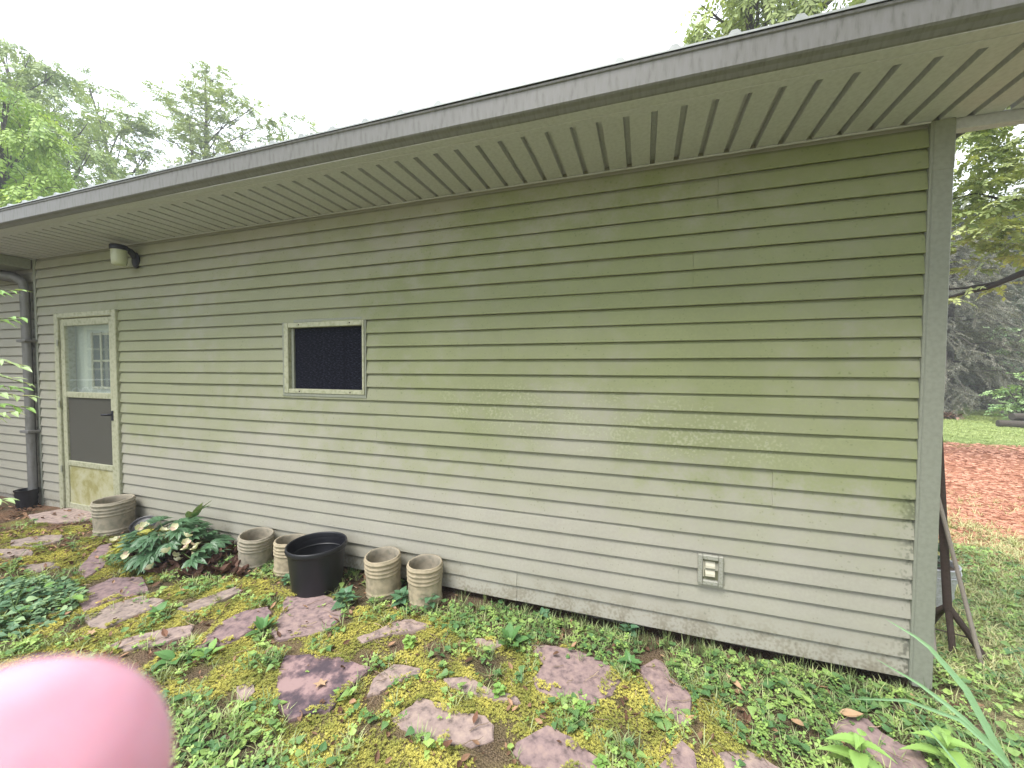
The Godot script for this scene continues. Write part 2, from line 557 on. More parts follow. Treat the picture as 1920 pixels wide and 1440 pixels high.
func make_leaves() -> void:
	rng.seed = 77
	LEAF.oval = leaf_mesh(0.26, 0, 0.25, 0.25)
	LEAF.lance = leaf_mesh(0.22, 1, 0.35, 0.3, 8)
	LEAF.heart = leaf_mesh(0.42, 1, 0.25, 0.2, 8)
	LEAF.round = leaf_mesh(0.46, 0, 0.2, 0.25)
	LEAF.spoon = leaf_mesh(0.24, 3, 0.3, 0.3)
	LEAF.toothed = leaf_mesh(0.27, 1, 0.45, 0.3, 18, 0.14)
	LEAF.long = leaf_mesh(0.15, 0, 0.3, 0.3, 6)
	LEAF.petal = leaf_mesh(0.42, 3, -0.5, 0.3, 5)
	# palmate hellebore leaf: seven toothed leaflets from one point
	var b := B.new()
	for k in 7:
		var a := deg_to_rad(-84.0 + 28.0 * k)
		var l := 1.0 - 0.28 * absf(k - 3.0) / 3.0
		var one := leaf_mesh(0.19, 0, 0.3, 0.3, 8, 0.12)
		var arr := one.surface_get_arrays(0)
		var xf := Transform3D(Basis(Vector3.UP, a).scaled(Vector3.ONE * l), Vector3.ZERO)
		var vv: PackedVector3Array = arr[Mesh.ARRAY_VERTEX]
		for i in range(0, vv.size(), 3): b.tri(xf * vv[i], xf * vv[i + 2], xf * vv[i + 1])
	LEAF.palm = b.mesh()
	# five-lobed dry leaf
	b = B.new()
	var pts := []
	for k in 10:
		var a2 := TAU * k / 10.0
		var r2 := (0.5 if k % 2 == 0 else 0.24) * R(0.85, 1.1)
		pts.append(Vector3(sin(a2) * r2, R(0.0, 0.16), cos(a2) * r2))
	for k in 10: b.tri(Vector3(0, 0.02, 0), pts[k], pts[(k + 1) % 10])
	LEAF.dry = b.mesh()
	LEAF.curl = leaf_mesh(0.25, 0, -0.5, 0.7, 5)

func place(at: Vector3, yaw: float, pitch: float, size: float, roll := 0.0) -> Transform3D:
	# leaf frame: +z outwards at the given compass turn, raised by pitch
	var bs := Basis(Vector3.UP, yaw) * Basis(Vector3.RIGHT, -pitch) * Basis(Vector3.BACK, roll)
	return Transform3D(bs.scaled_local(Vector3.ONE * size), at)

# ---------------------------------------------------------------- ground
func gh(x: float, z: float) -> float:
	var h := 0.012 * noise.get_noise_2d(x * 14.0, z * 14.0) + 0.02 * noise.get_noise_2d(x * 3.0 + 40.0, z * 3.0)
	h += 0.06 * smoothstep(-3.0, -5.6, x)                      # rises to the door step
	h += 0.02 * smoothstep(-0.6, -2.2, x)
	if z > -0.2 and z < 0.12 and x > -1.0 and x < 1.5: h -= 0.03 * smoothstep(0.12, 0.0, z)
	if z < -30.0: h += 0.12 * (-30.0 - z)                      # wooded hillside far behind
	return h

func in_stone(p: Vector2, grow := 0.0) -> bool:
	for i in stones.size():
		if stone_box[i].has_point(p):
			var q: Vector2 = p
			if grow > 0.0: q = p + (p - stone_box[i].get_center()).normalized() * grow
			if Geometry2D.is_point_in_polygon(q, stones[i]): return true
	return false

func mossiness(x: float, z: float) -> float:
	var m := noise.get_noise_2d(x * 22.0 + 11.0, z * 22.0) * 0.9 + 0.40
	m *= smoothstep(0.14, 0.42, z + 0.1 * noise.get_noise_2d(x * 20.0, 7.0))
	m *= smoothstep(0.75, 0.3, x) if x > 0.3 else 1.0
	m *= 1.0 - 0.8 * smoothstep(0.12, -0.12, Vector2((x + 1.8) / 0.9, (z - 1.65) / 0.4).length() - 1.0)
	return m

func redness(x: float, z: float) -> float:
	if x < 1.4: return 0.0
	var near := -2.1 - 0.35 * (x - 2.8) + 0.9 * noise.get_noise_2d(x * 5.0, z * 5.0)
	return smoothstep(near + 0.5, near - 0.7, z) * smoothstep(-9.45, -9.1, z + 0.25 * noise.get_noise_2d(x * 6.0, 3.0))

func ground_color(x: float, z: float) -> Color:
	var soil := Color(0.16, 0.125, 0.08)
	var duff := Color(0.24, 0.165, 0.115)
	var t := clampf(noise.get_noise_2d(x * 9.0, z * 9.0) * 1.4 + 0.5, 0.0, 1.0)
	var c := soil.lerp(duff, t)
	if x < -4.4: c = c.lerp(Color(0.34, 0.20, 0.13), clampf(noise.get_noise_2d(x * 16.0, z * 16.0) * 1.5 + 0.35, 0.0, 1.0) * 0.8)
	if z > -0.3 and z < 3.2 and x > -6.0:
		c = c.lerp(Color(0.36, 0.33, 0.11), clampf(mossiness(x, z) * 1.6, 0.0, 1.0) * 0.85)
	if x > 1.3 or z < -7.0 or z > 3.0:
		var g := Color(0.34, 0.35, 0.15).lerp(Color(0.46, 0.42, 0.23), t)
		if z < -9.0: g = Color(0.28, 0.36, 0.11).lerp(Color(0.34, 0.40, 0.14), t)
		var k := smoothstep(1.3, 1.8, x) if z > -7.0 and z < 3.0 else 1.0
		c = c.lerp(g, k)
		c = c.lerp(Color(0.44, 0.19, 0.11).lerp(Color(0.52, 0.25, 0.15), t), clampf(redness(x, z), 0.0, 1.0))
	return c

func axis(lo: float, hi: float, fine_lo: float, fine_hi: float, step: float) -> Array:
	var a := []
	var x := fine_lo
	var back := []
	var d := step
	while x > lo:
		d *= 1.22
		x -= d
		back.append(maxf(x, lo))
	back.reverse()
	a.append_array(back)
	x = fine_lo
	while x < fine_hi:
		a.append(x)
		x += step
	d = step
	while x < hi:
		a.append(x)
		d *= 1.22
		x += d
	a.append(hi)
	return a

func build_ground() -> void:
	var xs := axis(-150.0, 150.0, -7.0, 3.6, 0.05)
	var zs := axis(-150.0, 120.0, -3.0, 2.0, 0.05)
	var nx := xs.size()
	var nz := zs.size()
	var v := PackedVector3Array(); var c := PackedColorArray(); var idx := PackedInt32Array(); var nn := PackedVector3Array(); var uu := PackedVector2Array()
	for j in nz:
		for i in nx:
			var x: float = xs[i]
			var z: float = zs[j]
			v.append(Vector3(x, gh(x, z), z))
			var e := 0.03
			nn.append(Vector3(gh(x - e, z) - gh(x + e, z), 2 * e, gh(x, z - e) - gh(x, z + e)).normalized())
			c.append(ground_color(x, z))
			uu.append(Vector2(x, z))
	for j in nz - 1:
		for i in nx - 1:
			var a := j * nx + i
			idx.append_array([a, a + 1, a + nx, a + 1, a + nx + 1, a + nx])
	var arr := []
	arr.resize(Mesh.ARRAY_MAX)
	arr[Mesh.ARRAY_VERTEX] = v
	arr[Mesh.ARRAY_NORMAL] = nn
	arr[Mesh.ARRAY_COLOR] = c
	arr[Mesh.ARRAY_TEX_UV] = uu
	arr[Mesh.ARRAY_INDEX] = idx
	var m := ArrayMesh.new()
	m.add_surface_from_arrays(Mesh.PRIMITIVE_TRIANGLES, arr)
	structure("ground", m, M.ground)

const STONE_PX := [
	[1, 143,1112, 213,1083, 267,1083, 280,1110, 213,1127, 157,1147, 147,1133],
	[3, 157,1160, 207,1137, 267,1120, 310,1127, 300,1140, 247,1160, 200,1180, 167,1177],
	[3, 333,1142, 383,1123, 443,1103, 457,1110, 400,1137, 353,1150],
	[2, 200,1213, 233,1200, 300,1183, 363,1173, 360,1190, 300,1210, 233,1222],
	[1, 363,1217, 400,1180, 419,1165, 462,1146, 503,1138, 509,1152, 475,1183, 437,1205, 406,1217],
	[0, 534,1121, 569,1110, 612,1117, 650,1130, 637,1161, 619,1183, 575,1192, 522,1200, 506,1189, 525,1152],
	[4, 531,1227, 587,1224, 637,1230, 669,1242, 697,1250, 669,1274, 644,1299, 619,1330, 575,1336, 541,1346, 522,1324, 516,1274],
	[2, 700,1267, 737,1239, 791,1246, 787,1258, 744,1274, 712,1292, 687,1299],
	[2, 669,1196, 712,1180, 744,1161, 775,1161, 809,1171, 784,1180, 737,1189, 681,1205],
	[2, 728,1339, 772,1311, 787,1296, 837,1311, 869,1327, 912,1333, 928,1349, 925,1374, 887,1389, 844,1383, 791,1374, 753,1355],
	[2, 831,1267, 881,1264, 916,1286, 931,1292, 969,1296, 978,1311, 931,1305, 887,1296, 847,1283],
	[0, 991,1200, 1041,1202, 1087,1211, 1125,1230, 1150,1242, 1164,1267, 1150,1292, 1112,1311, 1087,1311, 1050,1302, 1009,1286, 1000,1264, 1019,1236],
	[0, 1200,1242, 1228,1227, 1247,1236, 1256,1261, 1287,1286, 1297,1299, 1291,1346, 1275,1346, 1237,1317, 1212,1280],
	[0, 969,1380, 1025,1349, 1069,1371, 1103,1396, 1128,1414, 1131,1433, 1075,1446, 1019,1430, 981,1421, 962,1396],
	[0, 1231,1430, 1256,1399, 1278,1377, 1303,1399, 1306,1424, 1316,1445, 1300,1490, 1240,1480],
	[2, 1347,1399, 1400,1392, 1437,1411, 1466,1430, 1480,1460, 1450,1490, 1380,1480],
	[0, 1559,1348, 1593,1333, 1623,1339, 1654,1364, 1690,1388, 1724,1397, 1742,1422, 1745,1450, 1703,1456, 1654,1425, 1611,1382, 1568,1367],
	[1, 147,1073, 167,1050, 187,1030, 210,1025, 213,1040, 193,1070, 160,1090],
	[3, 20,1027, 67,1017, 120,1015, 113,1027, 67,1038, 20,1037],
	[2, 53,980, 127,966, 187,968, 180,987, 110,993, 67,993],
	[3, -10,1043, 60,1043, 63,1053, -10,1060],
	[3, 33,1070, 100,1060, 113,1070, 67,1080],
	[2, 441,1292, 472,1280, 478,1299, 462,1317, 444,1311],
	[2, 890,1194, 931,1194, 944,1205, 919,1217, 890,1214],
]

func build_path() -> void:
	var path := Node3D.new()
	path.name = "stone_path"
	add_child(path)
	path.set_meta("kind", "structure")
	rng.seed = 5
	for s in STONE_PX:
		var poly := PackedVector2Array()
		var raw := []
		for i in range(1, s.size(), 2):
			var p := gpt(s[i], s[i + 1], 0.03)
			raw.append(Vector2(p.x, p.z))
		# rough, chipped outline
		for i in raw.size():
			var a: Vector2 = raw[i]
			var b: Vector2 = raw[(i + 1) % raw.size()]
			var n := maxi(2, int(a.distance_to(b) / 0.03))
			for k in n:
				var q := a.lerp(b, float(k) / n)
				poly.append(q + Vector2(R(-1, 1), R(-1, 1)) * 0.005)
		if Geometry2D.is_polygon_clockwise(poly): poly.reverse()
		stones.append(poly)
		var bx := Rect2(poly[0], Vector2.ZERO)
		for q in poly: bx = bx.expand(q)
		stone_box.append(bx)
		var c := Vector2.ZERO
		for q in poly: c += q
		c /= poly.size()
		var top := gh(c.x, c.y) + 0.016
		var tilt := Vector2(R(-0.02, 0.02), R(-0.02, 0.02))
		var H := func(q: Vector2, down: float) -> Vector3:
			return Vector3(q.x, top - down + (q - c).dot(tilt) + 0.004 * noise.get_noise_2d(q.x * 40.0, q.y * 40.0), q.y)
		var b2 := B.new()
		var m := poly.size()
		var rings := [[1.0, 0.06], [1.0, 0.009], [0.965, 0.001], [0.7, 0.0], [0.35, 0.0]]
		for r in rings.size() - 1:
			for i in m:
				var i2 := (i + 1) % m
				var f0: float = rings[r][0]
				var f1: float = rings[r + 1][0]
				var a2: Vector3 = H.call(c + (poly[i] - c) * f0, rings[r][1])
				var b3: Vector3 = H.call(c + (poly[i2] - c) * f0, rings[r][1])
				var c2: Vector3 = H.call(c + (poly[i2] - c) * f1, rings[r + 1][1])
				var d2: Vector3 = H.call(c + (poly[i] - c) * f1, rings[r + 1][1])
				if r >= 2:
					b2.quad_n(a2, d2, c2, b3, Vector3.UP, Vector3.UP, Vector3.UP, Vector3.UP)
				else:
					b2.quad(a2, d2, c2, b3)
		for i in m:
			b2.tri_n(H.call(c, 0.0), H.call(c + (poly[(i + 1) % m] - c) * 0.35, 0.0), H.call(c + (poly[i] - c) * 0.35, 0.0), Vector3.UP, Vector3.UP, Vector3.UP)
		part(path, "flagstone", b2.mesh(), M.dark_stone if s[0] == 4 else M.stones[s[0]])

# ---------------------------------------------------------------- house
func siding_rows(parent: Node, x0: float, x1: float, first: int, last: int, off: float, cuts: Array, seams: Dictionary, soffit_h: float) -> void:
	for r in range(first, last + 1):
		var lo := LINE0 + off - COURSE * r
		var hi := minf(lo + COURSE, soffit_h)
		var spans := [[x0, x1, lo, hi]]
		for cut in cuts:
			var next := []
			for s in spans:
				if cut[0] >= s[1] or cut[1] <= s[0] or cut[2] >= s[3] or cut[3] <= s[2]:
					next.append(s)
					continue
				if cut[0] > s[0]: next.append([s[0], cut[0], s[2], s[3]])
				if cut[1] < s[1]: next.append([cut[1], s[1], s[2], s[3]])
				if cut[2] > s[2] + 0.004: next.append([maxf(s[0], cut[0]), minf(s[1], cut[1]), s[2], cut[2]])
				if cut[3] < s[3] - 0.004: next.append([maxf(s[0], cut[0]), minf(s[1], cut[1]), cut[3], s[3]])
			spans = next
		var seam: Array = seams.get((r + 1) / 2, [])
		for s in spans:
			var xs := [s[0]]
			for q in seam:
				if q > s[0] + 0.1 and q < s[1] - 0.1: xs.append(q)
			xs.append(s[1])
			for k in xs.size() - 1:
				var lift := 0.0042 * (k % 2)
				var z_at := func(h: float) -> float: return lerpf(0.0175, 0.0030, clampf((h - lo) / COURSE, 0.0, 1.0)) + lift
				var b := B.new()
				b.wall = true
				var a: float = s[2]
				var t: float = s[3] + (0.0 if s[3] < hi - 0.001 or r == first else -0.001)
				var xa: float = xs[k]
				var xb: float = xs[k + 1] + (0.02 if k < xs.size() - 2 else 0.0)
				# outside face, rolled lower edge and the return behind it
				var prof := [Vector2(-0.007, a + 0.004), Vector2(z_at.call(a) - 0.003, a), Vector2(z_at.call(a) - 0.0006, a + 0.0012), Vector2(z_at.call(a), a + 0.004), Vector2(z_at.call((a + t) * 0.5) + 0.0006, (a + t) * 0.5), Vector2(z_at.call(t - 0.017), t - 0.017), Vector2(z_at.call(t) - 0.008, t), Vector2(-0.007, t)]
				var ph := r * 7.3
				var wob := func(p: Vector3) -> Vector3:
					return Vector3(0, 0.0016 * noise.get_noise_2d(p.x * 7.0, ph), 0.0018 * noise.get_noise_2d(p.x * 9.0, ph + 90.0))
				b.extrude_x(prof, xa, xb, maxi(1, int((xb - xa) / 0.35)), true, wob)
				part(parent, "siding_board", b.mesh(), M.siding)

func build_house() -> void:
	rng.seed = 21
	house = thing("house", "long single-storey house clad in pale weathered vinyl siding under a metal roof", "house")
	var X0 := -6.36
	var X1 := 1.386
	# ---- walls behind the siding, with the openings left free
	var win := [-2.79, -2.0, 1.42, 1.99]
	var door := [-5.99, -4.955, -0.02, 2.2]
	var b := B.new()
	var T := -0.14
	b.box(Vector3(-11.0, -0.3, T), Vector3(door[0], SOFFIT + 0.1, -0.012))
	b.box(Vector3(door[0], door[3], T), Vector3(door[1], SOFFIT + 0.1, -0.012))
	b.box(Vector3(door[0], -0.3, T), Vector3(door[1], 0.06, -0.012))
	b.box(Vector3(door[1], 0.05, T), Vector3(win[0], SOFFIT + 0.1, -0.012))
	b.box(Vector3(win[0], 0.05, T), Vector3(win[1], win[2], -0.012))
	b.box(Vector3(win[0], win[3], T), Vector3(win[1], SOFFIT + 0.1, -0.012))
	b.box(Vector3(win[1], 0.05, T), Vector3(X1 - 0.004, SOFFIT + 0.1, -0.012))
	b.box(Vector3(X1 - 0.15, 0.05, -7.0), Vector3(X1 - 0.004, SOFFIT + 0.1, T))
	b.box(Vector3(-11.0, 0.05, -7.14), Vector3(X1 - 0.004, SOFFIT + 0.1, -7.0))
	b.box(Vector3(-11.14, -0.3, -7.14), Vector3(-11.0, SOFFIT + 0.1, -0.012))
	b.box(Vector3(-11.0, 0.0, -7.0), Vector3(X1 - 0.15, 0.04, T))
	b.box(Vector3(-11.0, SOFFIT + 0.1, -7.14), Vector3(X1 - 0.004, SOFFIT + 0.14, 0.0))
	part(house, "wall", b.mesh(), M.interior)
	part(house, "foundation", box_mesh(Vector3(door[1], -0.4, -0.16), Vector3(X1 - 0.02, 0.048, -0.12)), M.foundation)
	# ---- siding boards
	var seams := {1: [0.387], 2: [-3.6], 3: [0.268], 4: [-2.4], 5: [-0.9], 6: [-4.2], 7: [-0.017, 0.94], 8: [-1.9], 9: [0.686], 10: [-0.003], 11: [-1.206], 12: [0.22, -2.6], 13: [-0.784, -1.189]}
	siding_rows(house, X0, 1.316, 0, 26, 0.0, [[win[0], win[1], win[2], win[3]], [door[0], door[1], door[2], door[3]]], seams, SOFFIT)
	# the older part of the house beyond the downspout, its boards a little offset
	siding_rows(house, -9.6, -6.40, 1, 25, -0.028, [], {}, SOFFIT)
	part(house, "foundation", box_mesh(Vector3(-9.6, -0.4, -0.001), Vector3(-6.40, 0.13, 0.008)), M.foundation)
	b = B.new()
	b.box(Vector3(-6.398, 0.05, 0.001), Vector3(-6.362, SOFFIT, 0.022), 0.003)
	part(house, "corner_trim", b.mesh(), M.trim)
	b = B.new()
	b.box(Vector3(X0, LINE0 - 26 * COURSE - 0.004, 0.0005), Vector3(1.31, LINE0 - 26 * COURSE + 0.003, 0.006))
	part(house, "starter_strip", b.mesh(), M.trim)
	# ---- corner post: lower and upper length, overlapping
	for s in [[0.03, 2.60, 0.0], [2.58, SOFFIT, 0.0018]]:
		b = B.new()
		b.box(Vector3(1.312 - s[2], s[0], -0.075), Vector3(1.392 + s[2], s[1], 0.026 + s[2]), 0.004)
		part(house, "corner_post", b.mesh(), M.trim)
	b = B.new()
	b.box(Vector3(1.300, 0.06, 0.0), Vector3(1.3118, SOFFIT, 0.024), 0.002)
	part(house, "post_channel", b.mesh(), M.trim)
	# ---- soffit panels, each with its two grooves as gaps
	var x := -7.0
	var start := 0.164 - 0.1283 * 60.0
	var sm := B.new()
	sm.box(Vector3(-0.0555, 0.0, 0.012), Vector3(0.0555, 0.006, 0.512), 0.0)
	var pr := [Vector2(0.0, 0.0)]
	var panel := B.new()
	for sgn in [-1.0, 1.0]: pass
	# the panel is a shallow tray: flat face, sides bent up into the groove
	var w := 0.0535
	panel.quad(Vector3(-w + 0.004, 0, 0.014), Vector3(w - 0.004, 0, 0.014), Vector3(w - 0.004, 0, 0.512), Vector3(-w + 0.004, 0, 0.512))
	for sgn in [-1.0, 1.0]:
		var a := Vector3(sgn * (w - 0.004), 0, 0.014)
		var d := Vector3(sgn * (w - 0.004), 0, 0.512)
		var e := Vector3(sgn * w, 0.030, 0.512)
		var f := Vector3(sgn * w, 0.030, 0.014)
		if sgn > 0: panel.quad(a, f, e, d)
		else: panel.quad(a, d, e, f)
	var pm := panel.mesh()
	for i in 80:
		var px := start + 0.1283 * (i + 0.5)
		if px < -7.9 or px > 2.55: continue
		part(house, "soffit_panel", pm, M.soffit, Transform3D(Basis(), Vector3(px, SOFFIT + R(-0.0008, 0.0008), 0)))
	part(house, "soffit_back", box_mesh(Vector3(-8.0, SOFFIT + 0.0305, 0.0), Vector3(2.6, SOFFIT + 0.04, 0.556)), M.soffit)
	b = B.new()
	b.box(Vector3(-8.0, SOFFIT - 0.010, 0.017), Vector3(1.30, SOFFIT - 0.001, 0.028), 0.002)
	part(house, "soffit_channel", b.mesh(), M.soffit)
	b = B.new()
	b.box(Vector3(-8.0, SOFFIT - 0.003, 0.511), Vector3(2.6, SOFFIT + 0.012, 0.556), 0.002)
	part(house, "soffit_trim", b.mesh(), M.soffit)
	b = B.new()
	b.box(Vector3(1.395, SOFFIT - 0.045, -0.05), Vector3(2.6, SOFFIT + 0.012, 0.0), 0.003)
	part(house, "header_beam", b.mesh(), M.soffit)
	b = B.new()
	b.box(Vector3(-8.0, SOFFIT - 0.001, 0.557), Vector3(2.6, SOFFIT + 0.12, 0.618), 0.002)
	part(house, "fascia_board", b.mesh(), M.soffit)
	# ---- gutter
	b = B.new()
	var g := [Vector2(0.6185, 2.9), Vector2(0.6185, 2.8215), Vector2(0.626, 2.824), Vector2(0.640, 2.836), Vector2(0.656, 2.843), Vector2(0.662, 2.850), Vector2(0.662, 2.940), Vector2(0.667, 2.944), Vector2(0.668, 2.953), Vector2(0.662, 2.957), Vector2(0.648, 2.957), Vector2(0.648, 2.900)]
	var wob := func(p: Vector3) -> Vector3:
		return Vector3(0, 0.006 * noise.get_noise_2d(p.x * 1.5, 5.0) + 0.0015 * noise.get_noise_2d(p.x * 9.0, 15.0), 0.004 * noise.get_noise_2d(p.x * 2.5, 25.0))
	b.extrude_x(g, -8.6, 2.6, 60, true, wob)
	part(house, "gutter", b.mesh(), M.gutter)
	# ---- metal roof: sheet, then each raised rib
	var slope := 0.14
	b = B.new()
	b.quad(Vector3(-11.2, 2.962, 0.672), Vector3(2.62, 2.962, 0.672), Vector3(2.62, 2.962 + slope * 0.672, 0.0), Vector3(-11.2, 2.962 + slope * 0.672, 0.0))
	b.quad(Vector3(-11.2, 2.962 + slope * 0.672, 0.0), Vector3(1.5, 2.962 + slope * 0.672, 0.0), Vector3(1.5, 2.962 + slope * 5.0, -4.328), Vector3(-11.2, 2.962 + slope * 5.0, -4.328))
	b.quad(Vector3(-11.2, 2.962 + slope * 5.0, -4.328), Vector3(1.5, 2.962 + slope * 5.0, -4.328), Vector3(1.5, 2.962, -9.0), Vector3(-11.2, 2.962, -9.0))
	b.quad(Vector3(-11.2, 2.955, 0.675), Vector3(2.62, 2.955, 0.675), Vector3(2.62, 2.9635, 0.675), Vector3(-11.2, 2.9635, 0.675))
	b.quad(Vector3(1.5, 2.8, -9.0), Vector3(1.5, 2.8, 0.0), Vector3(1.5, 3.6, 0.0), Vector3(1.5, 3.6, -9.0))
	var roof := part(house, "roof", b.mesh(), M.roof)
	b = B.new()
	var rp := [Vector3(-0.026, 0, 0), Vector3(-0.011, 0.019, 0), Vector3(0.011, 0.019, 0), Vector3(0.026, 0, 0)]
	var back := Vector3(0, slope * 4.9, -4.9)
	for k in 3: b.quad(rp[k + 1], rp[k + 1] + back, rp[k] + back, rp[k])
	b.quad(rp[0], rp[3], rp[2], rp[1])
	var rib := b.mesh()
	for i in 60:
		var rx := -0.116 - 0.2235 * 50.0 + 0.2235 * i
		if rx < -11.1 or rx > 2.6: continue
		var short := Transform3D(Basis().scaled(Vector3(1, 0.14 if false else 1, 1)), Vector3(rx, 2.9625, 0.673))
		if rx > 1.5: short = Transform3D(Basis().scaled(Vector3(1, 1, 0.13)), Vector3(rx, 2.9625, 0.673))
		part(roof, "rib", rib, M.roof, short)
	# gable end of the older part: boxed return at the left end of the soffit
	b = B.new()
	b.box(Vector3(-8.6, SOFFIT - 0.11, 0.02), Vector3(-6.42, SOFFIT - 0.004, 0.36), 0.004)
	part(house, "eave_return", b.mesh(), M.trim)
	# ---- downspout: elbow from the gutter side, pipe down the wall, black drain adapter
	b = B.new()
	var dp := [Vector3(-7.25, 2.70, 0.42), Vector3(-6.9, 2.665, 0.26), Vector3(-6.55, 2.61, 0.10), Vector3(-6.47, 2.56, 0.072), Vector3(-6.455, 2.48, 0.066), Vector3(-6.44, 1.4, 0.064), Vector3(-6.43, 0.25, 0.064)]
	b.tube(dp, [0.058, 0.058, 0.058, 0.058, 0.058, 0.058, 0.058], 4, 0.75)
	var ds := part(house, "downspout", b.mesh(), M.gutter)
	for hh in [0.9, 1.9]:
		part(ds, "strap", box_mesh(Vector3(-6.53, hh, 0.012), Vector3(-6.36, hh + 0.03, 0.115), 0.004), M.gutter)
	b = B.new()
	var cr := []
	for k in 9:
		cr.append(Vector2(0.088 - 0.002 * k + (0.007 if k % 2 == 0 else 0.0), 0.30 - 0.026 * k))
	cr.reverse()
	b.lathe(cr, 20)
	b.lathe([Vector2(0.088, 0.30), Vector2(0.06, 0.295), Vector2(0.058, 0.2)], 20)
	part(ds, "drain_adapter", b.mesh(), M.black_plastic, Transform3D(Basis(), Vector3(-6.43, -0.02, 0.115)))
	build_door(door)
	build_window(win)

func build_door(d: Array) -> void:
	var o := Node3D.new()
	o.name = "door"
	house.add_child(o)
	var xl: float = d[0]
	var xr: float = d[1]
	var top: float = d[3]
	var base := 0.075
	# outside casing: left, right and head
	part(o, "casing", box_mesh(Vector3(xl - 0.005, base, -0.10), Vector3(xl + 0.062, top, 0.040), 0.006), M.white)
	part(o, "casing", box_mesh(Vector3(xr - 0.062, base, -0.10), Vector3(xr + 0.005, top, 0.040), 0.006), M.white)
	part(o, "casing", box_mesh(Vector3(xl + 0.063, top - 0.055, -0.10), Vector3(xr - 0.063, top - 0.001, 0.040), 0.006), M.white)
	# storm door: stiles and rails in front of a glazed upper half, a screen and a kick panel
	var a := xl + 0.068
	var c := xr - 0.068
	var z0 := -0.012
	var z1 := 0.020
	part(o, "stile", box_mesh(Vector3(a, base + 0.02, z0), Vector3(a + 0.066, top - 0.062, z1), 0.004), M.white)
	part(o, "stile", box_mesh(Vector3(c - 0.07, base + 0.02, z0), Vector3(c, top - 0.062, z1), 0.004), M.white)
	for r in [[top - 0.135, top - 0.062], [1.305, 1.365], [0.57, 0.625], [base + 0.02, base + 0.09]]:
		part(o, "rail", box_mesh(Vector3(a + 0.0665, r[0], z0 + 0.002), Vector3(c - 0.0705, r[1], z1 - 0.002), 0.004), M.white)
	part(o, "kick_panel", box_mesh(Vector3(a + 0.064, base + 0.088, -0.004), Vector3(c - 0.068, 0.572, 0.008), 0.0), M.kick)
	var gp := part(o, "glass", box_mesh(Vector3(a + 0.064, 1.363, 0.000), Vector3(c - 0.068, top - 0.133, 0.003)), M.glass)
	gp.set_meta("label", "clear upper glass of the storm door")
	part(o, "insect_screen", box_mesh(Vector3(a + 0.064, 0.623, -0.002), Vector3(c - 0.068, 1.307, 0.001)), M.screen)
	# the house door standing close behind, with a small-paned window
	part(o, "inner_door", box_mesh(Vector3(xl + 0.062, base, -0.135), Vector3(xr - 0.062, top - 0.055, -0.10), 0.003), M.inner_door)
	var wx0 := -5.60
	var wx1 := -5.13
	part(o, "inner_window", box_mesh(Vector3(wx0, 1.42, -0.0998), Vector3(wx1, 1.98, -0.094)), M.pane)
	for k in 4:
		var mx := wx0 + (wx1 - wx0) * k / 3.0
		part(o, "muntin", box_mesh(Vector3(mx - 0.014, 1.40, -0.0935), Vector3(mx + 0.014, 2.0, -0.08), 0.003), M.white)
	for k in 3:
		var my := 1.41 + 0.285 * k
		part(o, "muntin", box_mesh(Vector3(wx0 - 0.013, my - 0.012, -0.0935), Vector3(wx1 + 0.013, my + 0.012, -0.082), 0.003), M.white)
	# latch handle
	var h := B.new()
	h.box(Vector3(-0.014, -0.05, 0.0), Vector3(0.014, 0.05, 0.012), 0.003)
	h.tube([Vector3(0, 0.01, 0.01), Vector3(0, 0.012, 0.045), Vector3(-0.03, 0.012, 0.052), Vector3(-0.085, 0.008, 0.05)], [0.010, 0.010, 0.011, 0.009], 8)
	part(o, "handle", h.mesh(), M.black_metal, Transform3D(Basis(), Vector3(c - 0.035, 1.14, z1)))
	for hh in [0.5, 1.2, 1.85]:
		part(o, "hinge", box_mesh(Vector3(xl + 0.052, hh, 0.0405), Vector3(xl + 0.074, hh + 0.07, 0.046), 0.002), M.trim)
	part(o, "threshold", box_mesh(Vector3(xl, 0.0, -0.12), Vector3(xr, base - 0.002, 0.05), 0.006), M.foundation)

